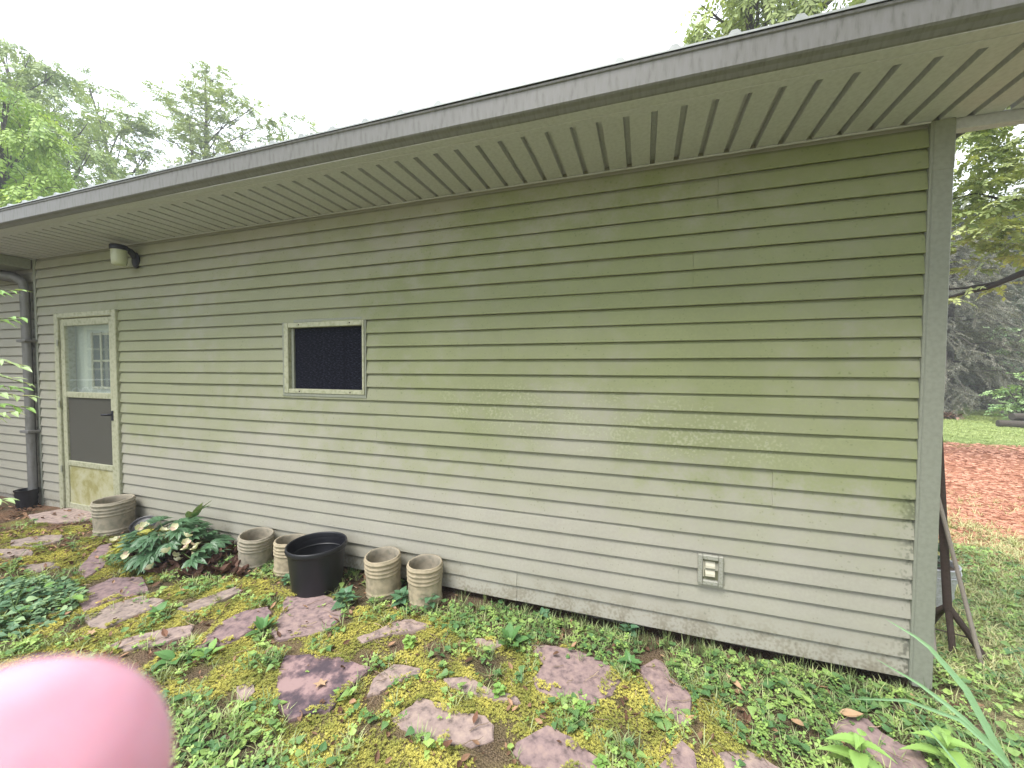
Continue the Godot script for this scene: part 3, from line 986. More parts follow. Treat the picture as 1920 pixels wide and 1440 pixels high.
func build_window(w: Array) -> void:
	var o := Node3D.new()
	o.name = "window"
	house.add_child(o)
	var xl: float = w[0]
	var xr: float = w[1]
	var lo: float = w[2]
	var hi: float = w[3]
	var f := 0.045
	# flat siding channel round the outside
	part(o, "channel", box_mesh(Vector3(xl - 0.022, lo - 0.024, 0.0), Vector3(xr + 0.014, lo - 0.001, 0.022), 0.002), M.trim)
	part(o, "channel", box_mesh(Vector3(xl + 0.10, hi + 0.001, 0.0), Vector3(xr - 0.02, hi + 0.024, 0.021), 0.002), M.trim)
	part(o, "channel", box_mesh(Vector3(xl - 0.022, lo, 0.0), Vector3(xl - 0.001, hi + 0.008, 0.021), 0.002), M.trim)
	part(o, "channel", box_mesh(Vector3(xr + 0.001, lo, 0.0), Vector3(xr + 0.014, hi + 0.012, 0.021), 0.002), M.trim)
	part(o, "frame", box_mesh(Vector3(xl, lo, -0.10), Vector3(xl + f, hi, 0.028), 0.004), M.white)
	part(o, "frame", box_mesh(Vector3(xr - 0.020, lo, -0.10), Vector3(xr, hi, 0.028), 0.004), M.white)
	part(o, "frame", box_mesh(Vector3(xl + f + 0.0005, hi - 0.040, -0.10), Vector3(xr - 0.0205, hi, 0.027), 0.004), M.white)
	part(o, "frame", box_mesh(Vector3(xl + f + 0.0005, lo, -0.10), Vector3(xr - 0.0205, lo + 0.036, 0.027), 0.004), M.white)
	part(o, "sash", box_mesh(Vector3(xl + f + 0.001, lo + 0.037, -0.05), Vector3(xl + f + 0.028, hi - 0.041, -0.002), 0.003), M.trim)
	part(o, "insect_screen", box_mesh(Vector3(xl + f + 0.028, lo + 0.0365, -0.020), Vector3(xr - 0.0208, hi - 0.0405, -0.017)), M.navy)
	var scr := B.new()
	scr.lathe([Vector2(0.006, 0.0), Vector2(0.006, 0.002), Vector2(0.003, 0.004), Vector2(0.0, 0.004)], 8)
	var sm := scr.mesh()
	for p in [[xl + 0.16, hi - 0.018], [xr - 0.13, hi - 0.018], [xl + 0.16, lo + 0.016], [xr - 0.13, lo + 0.016]]:
		part(o, "screw", sm, M.rust, Transform3D(Basis(Vector3.RIGHT, PI / 2), Vector3(p[0], p[1], 0.0275)))

func build_wing() -> void:
	# the part of the house across the door, out of the picture, that the storm door's glass mirrors
	var o := thing("house_wing", "siding-clad wing of the house facing the door across the path", "house wing", Vector3(-10.0, 0, 0))
	part(o, "wall", box_mesh(Vector3(-0.2, -0.1, 0.7), Vector3(-0.02, 3.0, 5.2)), M.interior)
	for r in 29:
		var b := B.new()
		var lo := 0.06 + COURSE * r
		b.quad(Vector3(0.010, lo, 5.2), Vector3(0.010, lo, 0.7), Vector3(-0.01, lo + COURSE, 0.7), Vector3(-0.01, lo + COURSE, 5.2))
		b.quad(Vector3(-0.012, lo, 5.2), Vector3(-0.012, lo, 0.7), Vector3(0.010, lo, 0.7), Vector3(0.010, lo, 5.2))
		part(o, "siding_board", b.mesh(), M.trim)
	part(o, "roof_slab", box_mesh(Vector3(-2.5, 3.0, 0.7), Vector3(0.45, 3.08, 5.5)), M.roof)
	var w := part(o, "window_pane", box_mesh(Vector3(0.011, 1.22, 2.0), Vector3(0.018, 2.38, 2.9)), M.dark)
	for k in 4: part(w, "muntin", box_mesh(Vector3(0.019, 1.2, 1.985 + 0.3 * k), Vector3(0.035, 2.4, 2.025 + 0.3 * k)), M.white)
	for k in 4: part(w, "muntin", box_mesh(Vector3(0.019, 1.2 + 0.385 * k, 2.026), Vector3(0.034, 1.24 + 0.385 * k, 2.884)), M.white)
	var f := thing("porch_railing", "white scrolled porch railing in front of the facing wing", "railing", Vector3(-9.6, 0, 0))
	for y in [0.95, 1.40]: part(f, "rail", box_mesh(Vector3(-0.012, y, 1.0), Vector3(0.012, y + 0.025, 4.5)), M.paint)
	for k in 15:
		part(f, "post", box_mesh(Vector3(-0.008, 0.0, 1.0 + 0.25 * k), Vector3(0.008, 0.949, 1.016 + 0.25 * k)), M.paint)
		for q in 2:
			var b2 := B.new()
			var pts := []
			var rad := []
			for t in 13:
				var a := TAU * t / 12.0
				pts.append(Vector3(0, 1.185 + sin(a) * 0.09, 1.07 + 0.25 * k + 0.125 * q + cos(a) * 0.05))
				rad.append(0.012)
			b2.tube(pts, rad, 5)
			part(f, "scroll", b2.mesh(), M.paint)

func build_fixtures() -> void:
	# outlet in a bezel
	var o := thing("outlet_box", "square weathered grey bezel with two cream power sockets low on the siding", "outlet", Vector3(0.386, 0.471, 0.008))
	for s in [[-0.066, -0.087, -0.041, 0.087], [0.041, -0.087, 0.066, 0.087]]:
		part(o, "bezel", box_mesh(Vector3(s[0], s[1], 0), Vector3(s[2], s[3], 0.030), 0.004), M.bezel)
	for s in [[-0.0405, 0.060, 0.0405, 0.087], [-0.0405, -0.087, 0.0405, -0.060]]:
		part(o, "bezel", box_mesh(Vector3(s[0], s[1], 0), Vector3(s[2], s[3], 0.029), 0.004), M.bezel)
	part(o, "back_plate", box_mesh(Vector3(-0.041, -0.0602, 0.0), Vector3(0.041, 0.0602, 0.009)), M.recess)
	for y in [0.030, -0.018]:
		# spring flap over each socket, sticking out at its lower edge
		var fl := B.new()
		fl.extrude_x([Vector2(0.009, y - 0.019), Vector2(0.026, y - 0.017), Vector2(0.024, y - 0.004), Vector2(0.011, y + 0.016), Vector2(0.009, y + 0.016)], -0.026, 0.024)
		part(o, "flap", fl.mesh(), M.cream)
	part(o, "cover_hinge", box_mesh(Vector3(-0.038, -0.045, 0.009), Vector3(-0.030, 0.048, 0.016), 0.002), M.cream)
	# jar lamp
	var l := thing("wall_lamp", "black bracket lamp with a frosted glass jar under the eave above the door", "wall lamp", Vector3(-4.64, 2.655, 0.012))
	var b := B.new()
	var disc := [Vector2(0.0, 0.0), Vector2(0.062, 0.0), Vector2(0.064, 0.010), Vector2(0.055, 0.020), Vector2(0.0, 0.026)]
	b.lathe(disc, 24)
	part(l, "back_plate", b.mesh(), M.black_metal, Transform3D(Basis(Vector3.RIGHT, PI / 2).scaled(Vector3(0.8, 1.2, 1.0)), Vector3.ZERO))
	b = B.new()
	b.tube([Vector3(0, 0.03, 0.01), Vector3(0, 0.075, 0.05), Vector3(0, 0.088, 0.10)], [0.03, 0.028, 0.025], 10)
	part(l, "arm", b.mesh(), M.black_metal)
	b = B.new()
	b.lathe([Vector2(0.0, 0.060), Vector2(0.062, 0.060), Vector2(0.066, 0.066), Vector2(0.066, 0.098), Vector2(0.060, 0.106), Vector2(0.0, 0.110)], 24)
	part(l, "cap", b.mesh(), M.black_metal, Transform3D(Basis(), Vector3(0, 0, 0.135)))
	b = B.new()
	b.lathe([Vector2(0.0, -0.085), Vector2(0.038, -0.082), Vector2(0.054, -0.066), Vector2(0.058, -0.03), Vector2(0.058, 0.0595)], 24)
	part(l, "glass_jar", b.mesh(), M.jar, Transform3D(Basis(), Vector3(0, 0, 0.135)))

# ---------------------------------------------------------------- pots
func ribbed(r: float, h: float, seed_: int) -> Array:
	# outside profile of a salt-glazed drain tile: lip, three ridges at the top, a plain barrel, one ridge low down
	var p := []
	var n := 46
	for i in n + 1:
		var t := float(i) / n
		var rr := r * (0.955 + 0.03 * t)
		for k in [[0.945, 0.045, 0.075], [0.83, 0.040, 0.065], [0.735, 0.040, 0.065], [0.64, 0.036, 0.055], [0.17, 0.035, 0.05], [0.09, 0.035, 0.05]]:
			var q: float = absf(t - k[0]) / k[1]
			if q < 1.0: rr += r * k[2] * (0.5 + 0.5 * cos(PI * q))
		p.append(Vector2(rr, t * h))
	p.append(Vector2(r * 0.985, h + 0.004))
	p.append(Vector2(r * 0.93, h + 0.005))
	p.append(Vector2(r * 0.865, h - 0.004))
	p.append(Vector2(r * 0.845, h - 0.05))
	p.append(Vector2(r * 0.84, h * 0.35))
	p.append(Vector2(0.0, h * 0.33))
	return p

func pot(called: String, label: String, at: Vector3, r: float, h: float, mat: Material, seed_: int, tilt := Vector2.ZERO) -> void:
	var o := thing(called, label, "pot", at, seed_ * 1.3, "ribbed clay pipe pots standing along the wall")
	o.rotation.x = tilt.x
	o.rotation.z = tilt.y
	var prof := ribbed(r, h, seed_)
	var jit := func(p: Vector3) -> Vector3:
		var k := 1.0 + 0.012 * noise.get_noise_3d(p.x * 45.0 + seed_ * 31.0, p.y * 45.0, p.z * 45.0)
		return Vector3(p.x * k, p.y + (0.006 * noise.get_noise_2d(p.x * 60.0 + seed_ * 9.0, p.z * 60.0) if p.y > h * 0.8 else 0.0), p.z * k)
	var b := B.new()
	b.lathe(prof.slice(0, 49), 40, jit)
	part(o, "body", b.mesh(), mat)
	b = B.new()
	b.lathe(prof.slice(48), 40, jit)
	part(o, "inside", b.mesh(), M.inside_clay)
	part(o, "soil", soil_disc(r * 0.83, h * 0.45), M.chip_soil)

func soil_disc(r: float, y: float) -> ArrayMesh:
	var b := B.new()
	b.color = Color(0.10, 0.075, 0.05)
	b.lathe([Vector2(r, y), Vector2(r * 0.6, y + 0.008), Vector2(0.0, y + 0.003)], 20)
	return b.mesh()

func build_pots() -> void:
	M.chip_soil = plain(lin(0.09, 0.065, 0.045), 0.95)
	var spots := [
		["clay_pot", "widest grey ribbed clay pipe pot, standing beside the door", Vector3(-4.74, 0, 0.185), 0.148, 0.315, M.clay_grey, 1, Vector2(0, 0.02)],
		["clay_pot", "grey-tan ribbed clay pipe pot next to the flowering plant", Vector3(-2.99, 0, 0.150), 0.122, 0.262, M.clay_grey, 2, Vector2(0.03, 0.10)],
		["clay_pot", "ribbed clay pipe pot half hidden behind the black nursery pot", Vector3(-2.62, 0, 0.150), 0.118, 0.255, M.clay, 3, Vector2(0.03, 0.05)],
		["clay_pot", "tan ribbed clay pipe pot just past the black nursery pot", Vector3(-1.735, 0, 0.160), 0.122, 0.285, M.clay, 4, Vector2(0.02, -0.03)],
		["clay_pot", "tan ribbed clay pipe pot at the end of the row of pots", Vector3(-1.405, 0, 0.150), 0.118, 0.285, M.clay, 5, Vector2(0.0, 0.0)],
	]
	for s in spots:
		var at: Vector3 = s[2]
		at.y = gh(at.x, at.z) - 0.012
		pot(s[0], s[1], at, s[3], s[4], s[5], s[6], s[7])
	# black nursery pot
	var c := Vector3(-2.235, gh(-2.235, 0.27) - 0.005, 0.262)
	var o := thing("nursery_pot", "large empty black plastic nursery pot among the clay pots", "pot", c)
	var b := B.new()
	var r := 0.205
	var h := 0.335
	b.lathe([Vector2(0.0, 0.002), Vector2(r * 0.79, 0.0), Vector2(r * 0.81, 0.012), Vector2(r * 0.93, h - 0.045), Vector2(r * 0.94, h - 0.040)], 44)
	b.lathe([Vector2(r * 0.925, h - 0.04), Vector2(r * 0.905, h - 0.06), Vector2(r * 0.78, 0.02), Vector2(0.0, 0.015)], 44)
	part(o, "body", b.mesh(), M.black_plastic)
	b = B.new()
	b.lathe([Vector2(r * 0.94, h - 0.040), Vector2(r * 0.985, h - 0.038), Vector2(r * 1.0, h - 0.028), Vector2(r * 1.0, h - 0.010), Vector2(r * 0.985, h - 0.001), Vector2(r * 0.955, h), Vector2(r * 0.93, h - 0.008), Vector2(r * 0.925, h - 0.04)], 44)
	part(o, "rim", b.mesh(), M.black_plastic)
	b = B.new()
	b.lathe([Vector2(r * 0.885, h - 0.088), Vector2(r * 0.875, h - 0.082), Vector2(r * 0.865, h - 0.09)], 44)
	part(o, "inner_ridge", b.mesh(), M.black_plastic)
	# a second, flattened black pot lying behind the flowering plant
	var q := thing("nursery_saucer", "shallow black plastic tray leaning behind the flowering plant", "tray", Vector3(-4.42, gh(-4.3, 0.2) + 0.09, 0.13))
	q.rotation = Vector3(0.5, 0.3, -0.15)
	q.scale = Vector3.ONE * 0.55
	b = B.new()
	b.lathe([Vector2(0.0, 0.0), Vector2(0.15, 0.0), Vector2(0.165, 0.035), Vector2(0.185, 0.042), Vector2(0.185, 0.048), Vector2(0.155, 0.04), Vector2(0.14, 0.008), Vector2(0.0, 0.006)], 30)
	part(q, "body", b.mesh(), M.black_plastic)

# ---------------------------------------------------------------- plants
func weed(called: String, label: String, category: String, at: Vector3, n: int, size: float, leaf: String, mat: Material, up0: float, up1: float, seed_: int, stem := 0.0) -> void:
	rng.seed = 3000 + seed_
	var o := thing(called, label, category, at)
	if stem > 0.0:
		var b := B.new()
		b.tube([Vector3(0, -0.01, 0), Vector3(R(-0.1, 0.1) * stem, stem * 0.5, R(-0.1, 0.1) * stem), Vector3(R(-0.15, 0.15) * stem, stem, R(-0.15, 0.15) * stem)], [0.003, 0.0025, 0.0015], 5)
		part(o, "stem", b.mesh(), M.stem)
	for i in n:
		var t := (i + 0.5) / n
		var yaw := i * 2.4 + R(-0.4, 0.4)
		var y := stem * (0.25 + 0.75 * t) if stem > 0.0 else 0.0
		var s := size * R(0.7, 1.1) * (1.0 if stem <= 0.0 else 1.1 - 0.35 * t)
		part(o, "leaf", LEAF[leaf], mat, place(Vector3(0, y, 0) + Vector3(sin(yaw), 0, cos(yaw)) * 0.006, yaw, lerpf(up0, up1, R(0, 1)), s, R(-0.3, 0.3)))

func at_px(px: float, py: float) -> Vector3:
	var p := gpt(px, py, 0.02)
	p.y = gh(p.x, p.z) + 0.004
	return p

func build_hellebore() -> void:
	rng.seed = 61
	var c := Vector3(-3.72, gh(-3.72, 0.33), 0.33)
	var o := thing("hellebore", "leafy dark green plant with pale cream flowers beside the clay pots", "plant", c)
	for i in 64:
		var a := R(0, TAU)
		var rad := sqrt(R(0.02, 1.0))
		var hgt := 0.29 * (1.0 - 0.7 * rad * rad) + R(-0.05, 0.04)
		var tip := Vector3(cos(a) * rad * 0.44, maxf(hgt, 0.05), sin(a) * rad * 0.25)
		if c.z + tip.z < 0.07: tip.z = 0.07 - c.z
		var b := B.new()
		b.tube([Vector3(tip.x * 0.15, 0, tip.z * 0.15), tip * 0.6 + Vector3(0, 0.05, 0), tip], [0.004, 0.0035, 0.002], 5, 1.0, false)
		var yellow: bool = tip.x < -0.24 and R(0, 1) < 0.7
		var m: Material = M.leaf_yellow if yellow else M.leaf_hell
		var st := part(o, "stalk", b.mesh(), M.stem)
		part(st, "leaf", LEAF.palm, m, place(tip, atan2(tip.x, tip.z) + R(-0.5, 0.5), R(-0.45, 0.45), R(0.10, 0.15), R(-0.35, 0.35)))
	# the tall new shoot at the back
	for i in 6:
		part(o, "leaf", LEAF.lance, M.leaf_mid, place(Vector3(0.06 + 0.02 * i, 0.30 + 0.008 * i, -0.12), R(0.2, 2.2), R(0.5, 1.2), R(0.12, 0.17)))
	for i in 26:
		var a2 := R(-0.2, PI + 0.3)
		var rad2 := R(0.65, 1.05)
		var p := Vector3(cos(a2) * rad2 * 0.46, R(0.05, 0.2), sin(a2) * rad2 * 0.28)
		if i > 15: p = Vector3(R(-0.3, 0.36), R(0.20, 0.31), R(0.02, 0.16))
		var f := Node3D.new()
		f.name = "flower"
		o.add_child(f, true)
		var turn := Basis(Vector3.UP, R(0, TAU)) * Basis(Vector3.RIGHT, R(0.2, 1.0))
		f.transform = Transform3D(turn, p)
		for k in 5:
			part(f, "petal", LEAF.petal, M.petal_pink if R(0, 1) < 0.3 else M.petal, place(Vector3.ZERO, TAU * k / 5.0, 0.35, R(0.034, 0.048)))
	# brown leaf heap round its foot
	var xf := []
	var cl := []
	for i in 420:
		var a3 := R(0, TAU)
		var r3 := sqrt(R(0, 1))
		var q := Vector3(-3.55 + cos(a3) * r3 * 0.62, 0, 0.30 + sin(a3) * r3 * 0.24)
		q.y = gh(q.x, q.z) + R(0.0, 0.07) * (1.0 - r3)
		xf.append(place(q, R(0, TAU), R(-0.5, 0.7), R(0.06, 0.13), R(-0.8, 0.8)))
		var t := R(0, 1)
		cl.append(Color(0.075, 0.04, 0.028).lerp(Color(0.21, 0.115, 0.085), t * t))
	stuff("dead_leaves", LEAF.curl, M.litter, xf, cl, "heap of dark brown dead leaves under the flowering plant", "dead leaves")

func build_weeds() -> void:
	var n := 0
	# name, label, px, py, count, size, leaf, material, up0, up1, stem
	var list := [
		["leafy_weed", "dark upright weed growing in the joint between two purple flagstones", 492, 1186, 15, 0.10, "oval", "leaf_mid", 0.4, 1.1, 0.0],
		["seedling", "seedling with a few round bright leaves beside the cracked pair of flagstones", 296, 1160, 6, 0.075, "heart", "leaf_mid", 0.2, 0.8, 0.05],
		["sprout", "bright green narrow-leaved sprout in the moss", 392, 1232, 8, 0.085, "spoon", "leaf_bright", 0.5, 1.2, 0.0],
		["broadleaf_weed", "broad upright pale leaves at the edge of the rounded flagstone", 956, 1208, 7, 0.13, "spoon", "leaf_mid", 0.7, 1.25, 0.0],
		["creeper", "heart-leaved creeper climbing the foot of the last clay pot", 806, 1142, 11, 0.075, "heart", "leaf_blue", 0.0, 0.6, 0.11],
		["creeper", "heart-leaved creeper against the foot of the black nursery pot", 648, 1138, 11, 0.085, "heart", "leaf_blue", 0.0, 0.6, 0.10],
		["creeper", "heart-leaved creeper growing between the two tan clay pots", 752, 1134, 12, 0.075, "heart", "leaf_blue", 0.0, 0.6, 0.09],
		["yellow_weed", "yellow-green lobed weed on the moss before the clay pots", 768, 1212, 16, 0.042, "round", "leaf_nettle", -0.1, 0.7, 0.06],
		["yellow_weed", "small yellow-green weed rooted at the edge of the darkest flagstone", 648, 1306, 6, 0.07, "spoon", "leaf_nettle", 0.5, 1.1, 0.0],
		["broadleaf_weed", "low broad-leaved weed in the ground ivy close to the finger", 330, 1240, 7, 0.12, "oval", "leaf_mid", 0.1, 0.6, 0.0],
		["leafy_weed", "sprawling weed under the row of dark moss by the black pot", 540, 1096, 12, 0.06, "heart", "leaf_blue", 0.0, 0.5, 0.05],
		["leafy_weed", "weed with long leaves beside the brown leaf heap", 350, 1112, 10, 0.09, "oval", "leaf_mid", 0.0, 0.5, 0.0],
		["sprout", "light green sprout at the near edge of the pink flagstone", 936, 1300, 16, 0.034, "round", "leaf_bright", 0.0, 0.6, 0.05],
		["sprout", "light green sprout behind the lowest pink flagstone", 1090, 1332, 18, 0.034, "round", "leaf_bright", 0.0, 0.6, 0.05],
		["leafy_weed", "dark weed tucked between the rounded flagstone and its narrow neighbour", 1182, 1246, 12, 0.07, "oval", "leaf_mid", 0.1, 0.7, 0.05],
		["creeper", "heart-leaved creeper under the bottom board near the power outlet", 1180, 1180, 13, 0.06, "heart", "leaf_blue", 0.0, 0.6, 0.08],
		["creeper", "heart-leaved creeper under the middle of the bottom board", 1020, 1156, 10, 0.06, "heart", "leaf_blue", 0.0, 0.6, 0.06],
		["sprout", "single bright clover-like sprout at the moss in the stone joint", 1128, 1430, 14, 0.03, "round", "leaf_bright", 0.0, 0.5, 0.03],
	]
	for w in list:
		n += 1
		weed(w[0], w[1], "weed", at_px(w[2], w[3]), w[4], w[5], w[6], M[w[7]], w[8], w[9], n, w[10])
	# nettles at the lower right
	for s in [["nettle", "bright green toothed nettle in front of the stone by the corner", 1610, 1450, 0.17, 71], ["nettle", "bright green toothed nettle beside the strap-leaved iris", 1772, 1440, 0.15, 72]]:
		rng.seed = s[5]
		var o := thing(s[0], s[1], "plant", at_px(s[2], s[3]))
		var hgt: float = s[4]
		var b := B.new()
		b.tube([Vector3(0, -0.01, 0), Vector3(0.01, hgt * 0.5, 0), Vector3(0, hgt, 0.01)], [0.004, 0.003, 0.002], 6)
		part(o, "stem", b.mesh(), M.stem)
		for lv in 5:
			for k in 2:
				var yaw := lv * 1.45 + PI * k + R(-0.2, 0.2)
				part(o, "leaf", LEAF.toothed, M.leaf_nettle, place(Vector3(0, hgt * (0.2 + 0.2 * lv), 0), yaw, R(-0.1, 0.35), [0.10, 0.135, 0.145, 0.11, 0.07][lv] * R(0.9, 1.1), R(-0.2, 0.2)))
	# iris: strap blades arching over from the lower right corner
	var root := Vector3(1.22, 0.0, 1.02)
	var ir := thing("iris", "tall strap-leaved iris arching in front of the house corner", "plant", Vector3(root.x, gh(root.x, root.z), root.z))
	var blades := [
		[[1880, 1420, 0.98], [1810, 1290, 0.92], [1735, 1205, 0.86], [1660, 1160, 0.80], 0.0135],
		[[1885, 1425, 1.0], [1800, 1340, 0.94], [1720, 1280, 0.88], [1643, 1236, 0.83], 0.010],
		[[1890, 1430, 1.02], [1800, 1350, 0.96], [1700, 1313, 0.92], [1592, 1310, 0.88], 0.008],
		[[1925, 1430, 1.0], [1940, 1340, 0.98], [1925, 1270, 0.96], [1900, 1225, 0.95], 0.009],
		[[1800, 1440, 0.96], [1760, 1390, 0.92], [1725, 1350, 0.9], [1705, 1325, 0.88], 0.0045],
		[[1960, 1440, 1.0], [1990, 1320, 1.0], [2010, 1220, 1.0], [2000, 1130, 0.98], 0.012],
	]
	rng.seed = 88
	for bl in blades:
		var pts := [Vector3(root.x + R(-0.03, 0.03), 0.0, root.z + R(-0.02, 0.02))]
		for k in 4: pts.append(zpt(bl[k][0], bl[k][1], bl[k][2]))
		var cv := Curve3D.new()
		for k in pts.size():
			var tg: Vector3 = (pts[mini(k + 1, pts.size() - 1)] - pts[maxi(k - 1, 0)]) * 0.22
			cv.add_point(pts[k] - ir.position, -tg, tg)
		var len := cv.get_baked_length()
		var b3 := B.new()
		var w: float = bl[4]
		var prev := []
		for k in 25:
			var t := k / 24.0
			var p := cv.sample_baked(len * t)
			var tg2 := (cv.sample_baked(minf(len * t + 0.01, len)) - cv.sample_baked(maxf(len * t - 0.01, 0.0))).normalized()
			var side := tg2.cross(Vector3(-0.2, 0.25, 1.0)).normalized()
			var nrm := side.cross(tg2).normalized()
			var ww := w * (1.0 - pow(t, 4.0)) * (0.85 + 0.15 * sin(t * 9.0)) + 0.0004
			var row := [p - side * ww, p - nrm * ww * 0.25, p + side * ww]
			if k > 0:
				b3.quad(prev[0], prev[1], row[1], row[0])
				b3.quad(prev[1], prev[2], row[2], row[1])
			prev = row
		part(ir, "blade", b3.mesh(), M.leaf_iris)
	# shrub whose leafy twigs reach in at the left edge
	rng.seed = 91
	var sh := thing("shrub", "shrub with pale glossy leaves reaching out in front of the downspout", "shrub", Vector3(-4.75, gh(-4.75, 1.45), 1.45))
	for tw in [[-60, 550, 38, 545, "leaf_bright", 0.95], [-60, 610, 40, 595, "leaf_bright", 0.95], [-80, 660, 45, 690, "leaf_pale", 1.1], [-80, 690, 58, 722, "leaf_pale", 1.05], [-90, 735, 60, 745, "leaf_pale", 1.1], [-80, 760, 55, 765, "leaf_bright", 1.1], [-90, 790, 30, 772, "leaf_pale", 1.15], [-80, 720, 50, 730, "leaf_bright", 1.0], [-90, 940, 14, 938, "leaf_pale", 1.2]]:
		var a4 := zpt(tw[0], tw[1], tw[5] + 0.1) - sh.position
		var e4 := zpt(tw[2], tw[3], tw[5]) - sh.position
		var b4 := B.new()
		b4.tube([Vector3(0, 0, 0), Vector3(a4.x * 0.6, a4.y * 0.7, a4.z * 0.6), a4, (a4 + e4) * 0.5 + Vector3(0, 0.015, 0), e4], [0.008, 0.006, 0.004, 0.003, 0.002], 5)
		var tg3 := part(sh, "twig", b4.mesh(), M.bark)
		for k in 12:
			var t2 := (k + 0.5) / 12.0
			var p2 := a4.lerp(e4, t2) + Vector3(0, 0.012 * sin(PI * t2), 0)
			var dir := (e4 - a4).normalized()
			var yaw2 := atan2(dir.x, dir.z) + (0.6 if k % 2 == 0 else -0.6) * (1.0 - t2 * 0.6) + R(-0.2, 0.2)
			part(tg3, "leaf", LEAF.long, M[tw[4]], place(p2, yaw2, R(-0.35, 0.15), R(0.08, 0.12), R(-0.4, 0.4)))
	# fallen leaves one can pick out
	rng.seed = 97
	for d in [["curled tan leaf lying on the darkest flagstone", 602, 1290, "dry", "leaf_tan", 0.075], ["dark brown leaf on the pink flagstone at the front", 888, 1358, "curl", "leaf_brown", 0.05], ["folded reddish leaf at the lower edge of the pink flagstone", 842, 1388, "curl", "leaf_brown", 0.08], ["pale tan leaf in the clover near the house corner", 1392, 1296, "curl", "leaf_tan", 0.085], ["pale tan leaf between the clover and the stone by the corner", 1484, 1350, "curl", "leaf_tan", 0.075], ["orange leaf on the small flagstone by the ground ivy", 172, 1196, "dry", "leaf_tan", 0.05], ["small red-brown leaf on the left flagstones", 312, 1204, "curl", "leaf_brown", 0.06], ["dry leaf propped on the edge of the stone by the corner", 1572, 1340, "curl", "leaf_tan", 0.09]]:
		var p5 := at_px(d[1], d[2]) + Vector3(0, 0.024, 0)
		var o5 := MeshInstance3D.new()
		o5.name = numbered("fallen_leaf")
		o5.mesh = LEAF[d[3]]
		o5.material_override = M[d[4]]
		o5.transform = place(p5, R(0, TAU), R(-0.1, 0.15), d[5], R(-0.2, 0.2))
		add_child(o5, true)
		tag(o5, d[0], "leaf", "fallen leaves on the path")

func green_density(x: float, z: float) -> float:
	# weeds and clover between the stones
	var g := noise.get_noise_2d(x * 26.0 - 30.0, z * 26.0) * 1.1 + 0.24
	if z < 0.42 and x > -1.25: g += 0.55 * smoothstep(0.02, 0.12, z)
	if x > 0.35: g += 0.55
	if x > 1.3: g = 0.6 + 0.4 * noise.get_noise_2d(x * 12.0, z * 12.0)
	g += 0.9 * smoothstep(0.15, -0.2, Vector2((x + 1.70) / 0.75, (z - 1.62) / 0.42).length() - 1.0)
	if z < 0.35 and x < -1.3 and x > -3.4: g += 0.2
	if x < -4.4: g -= 0.25
	return g

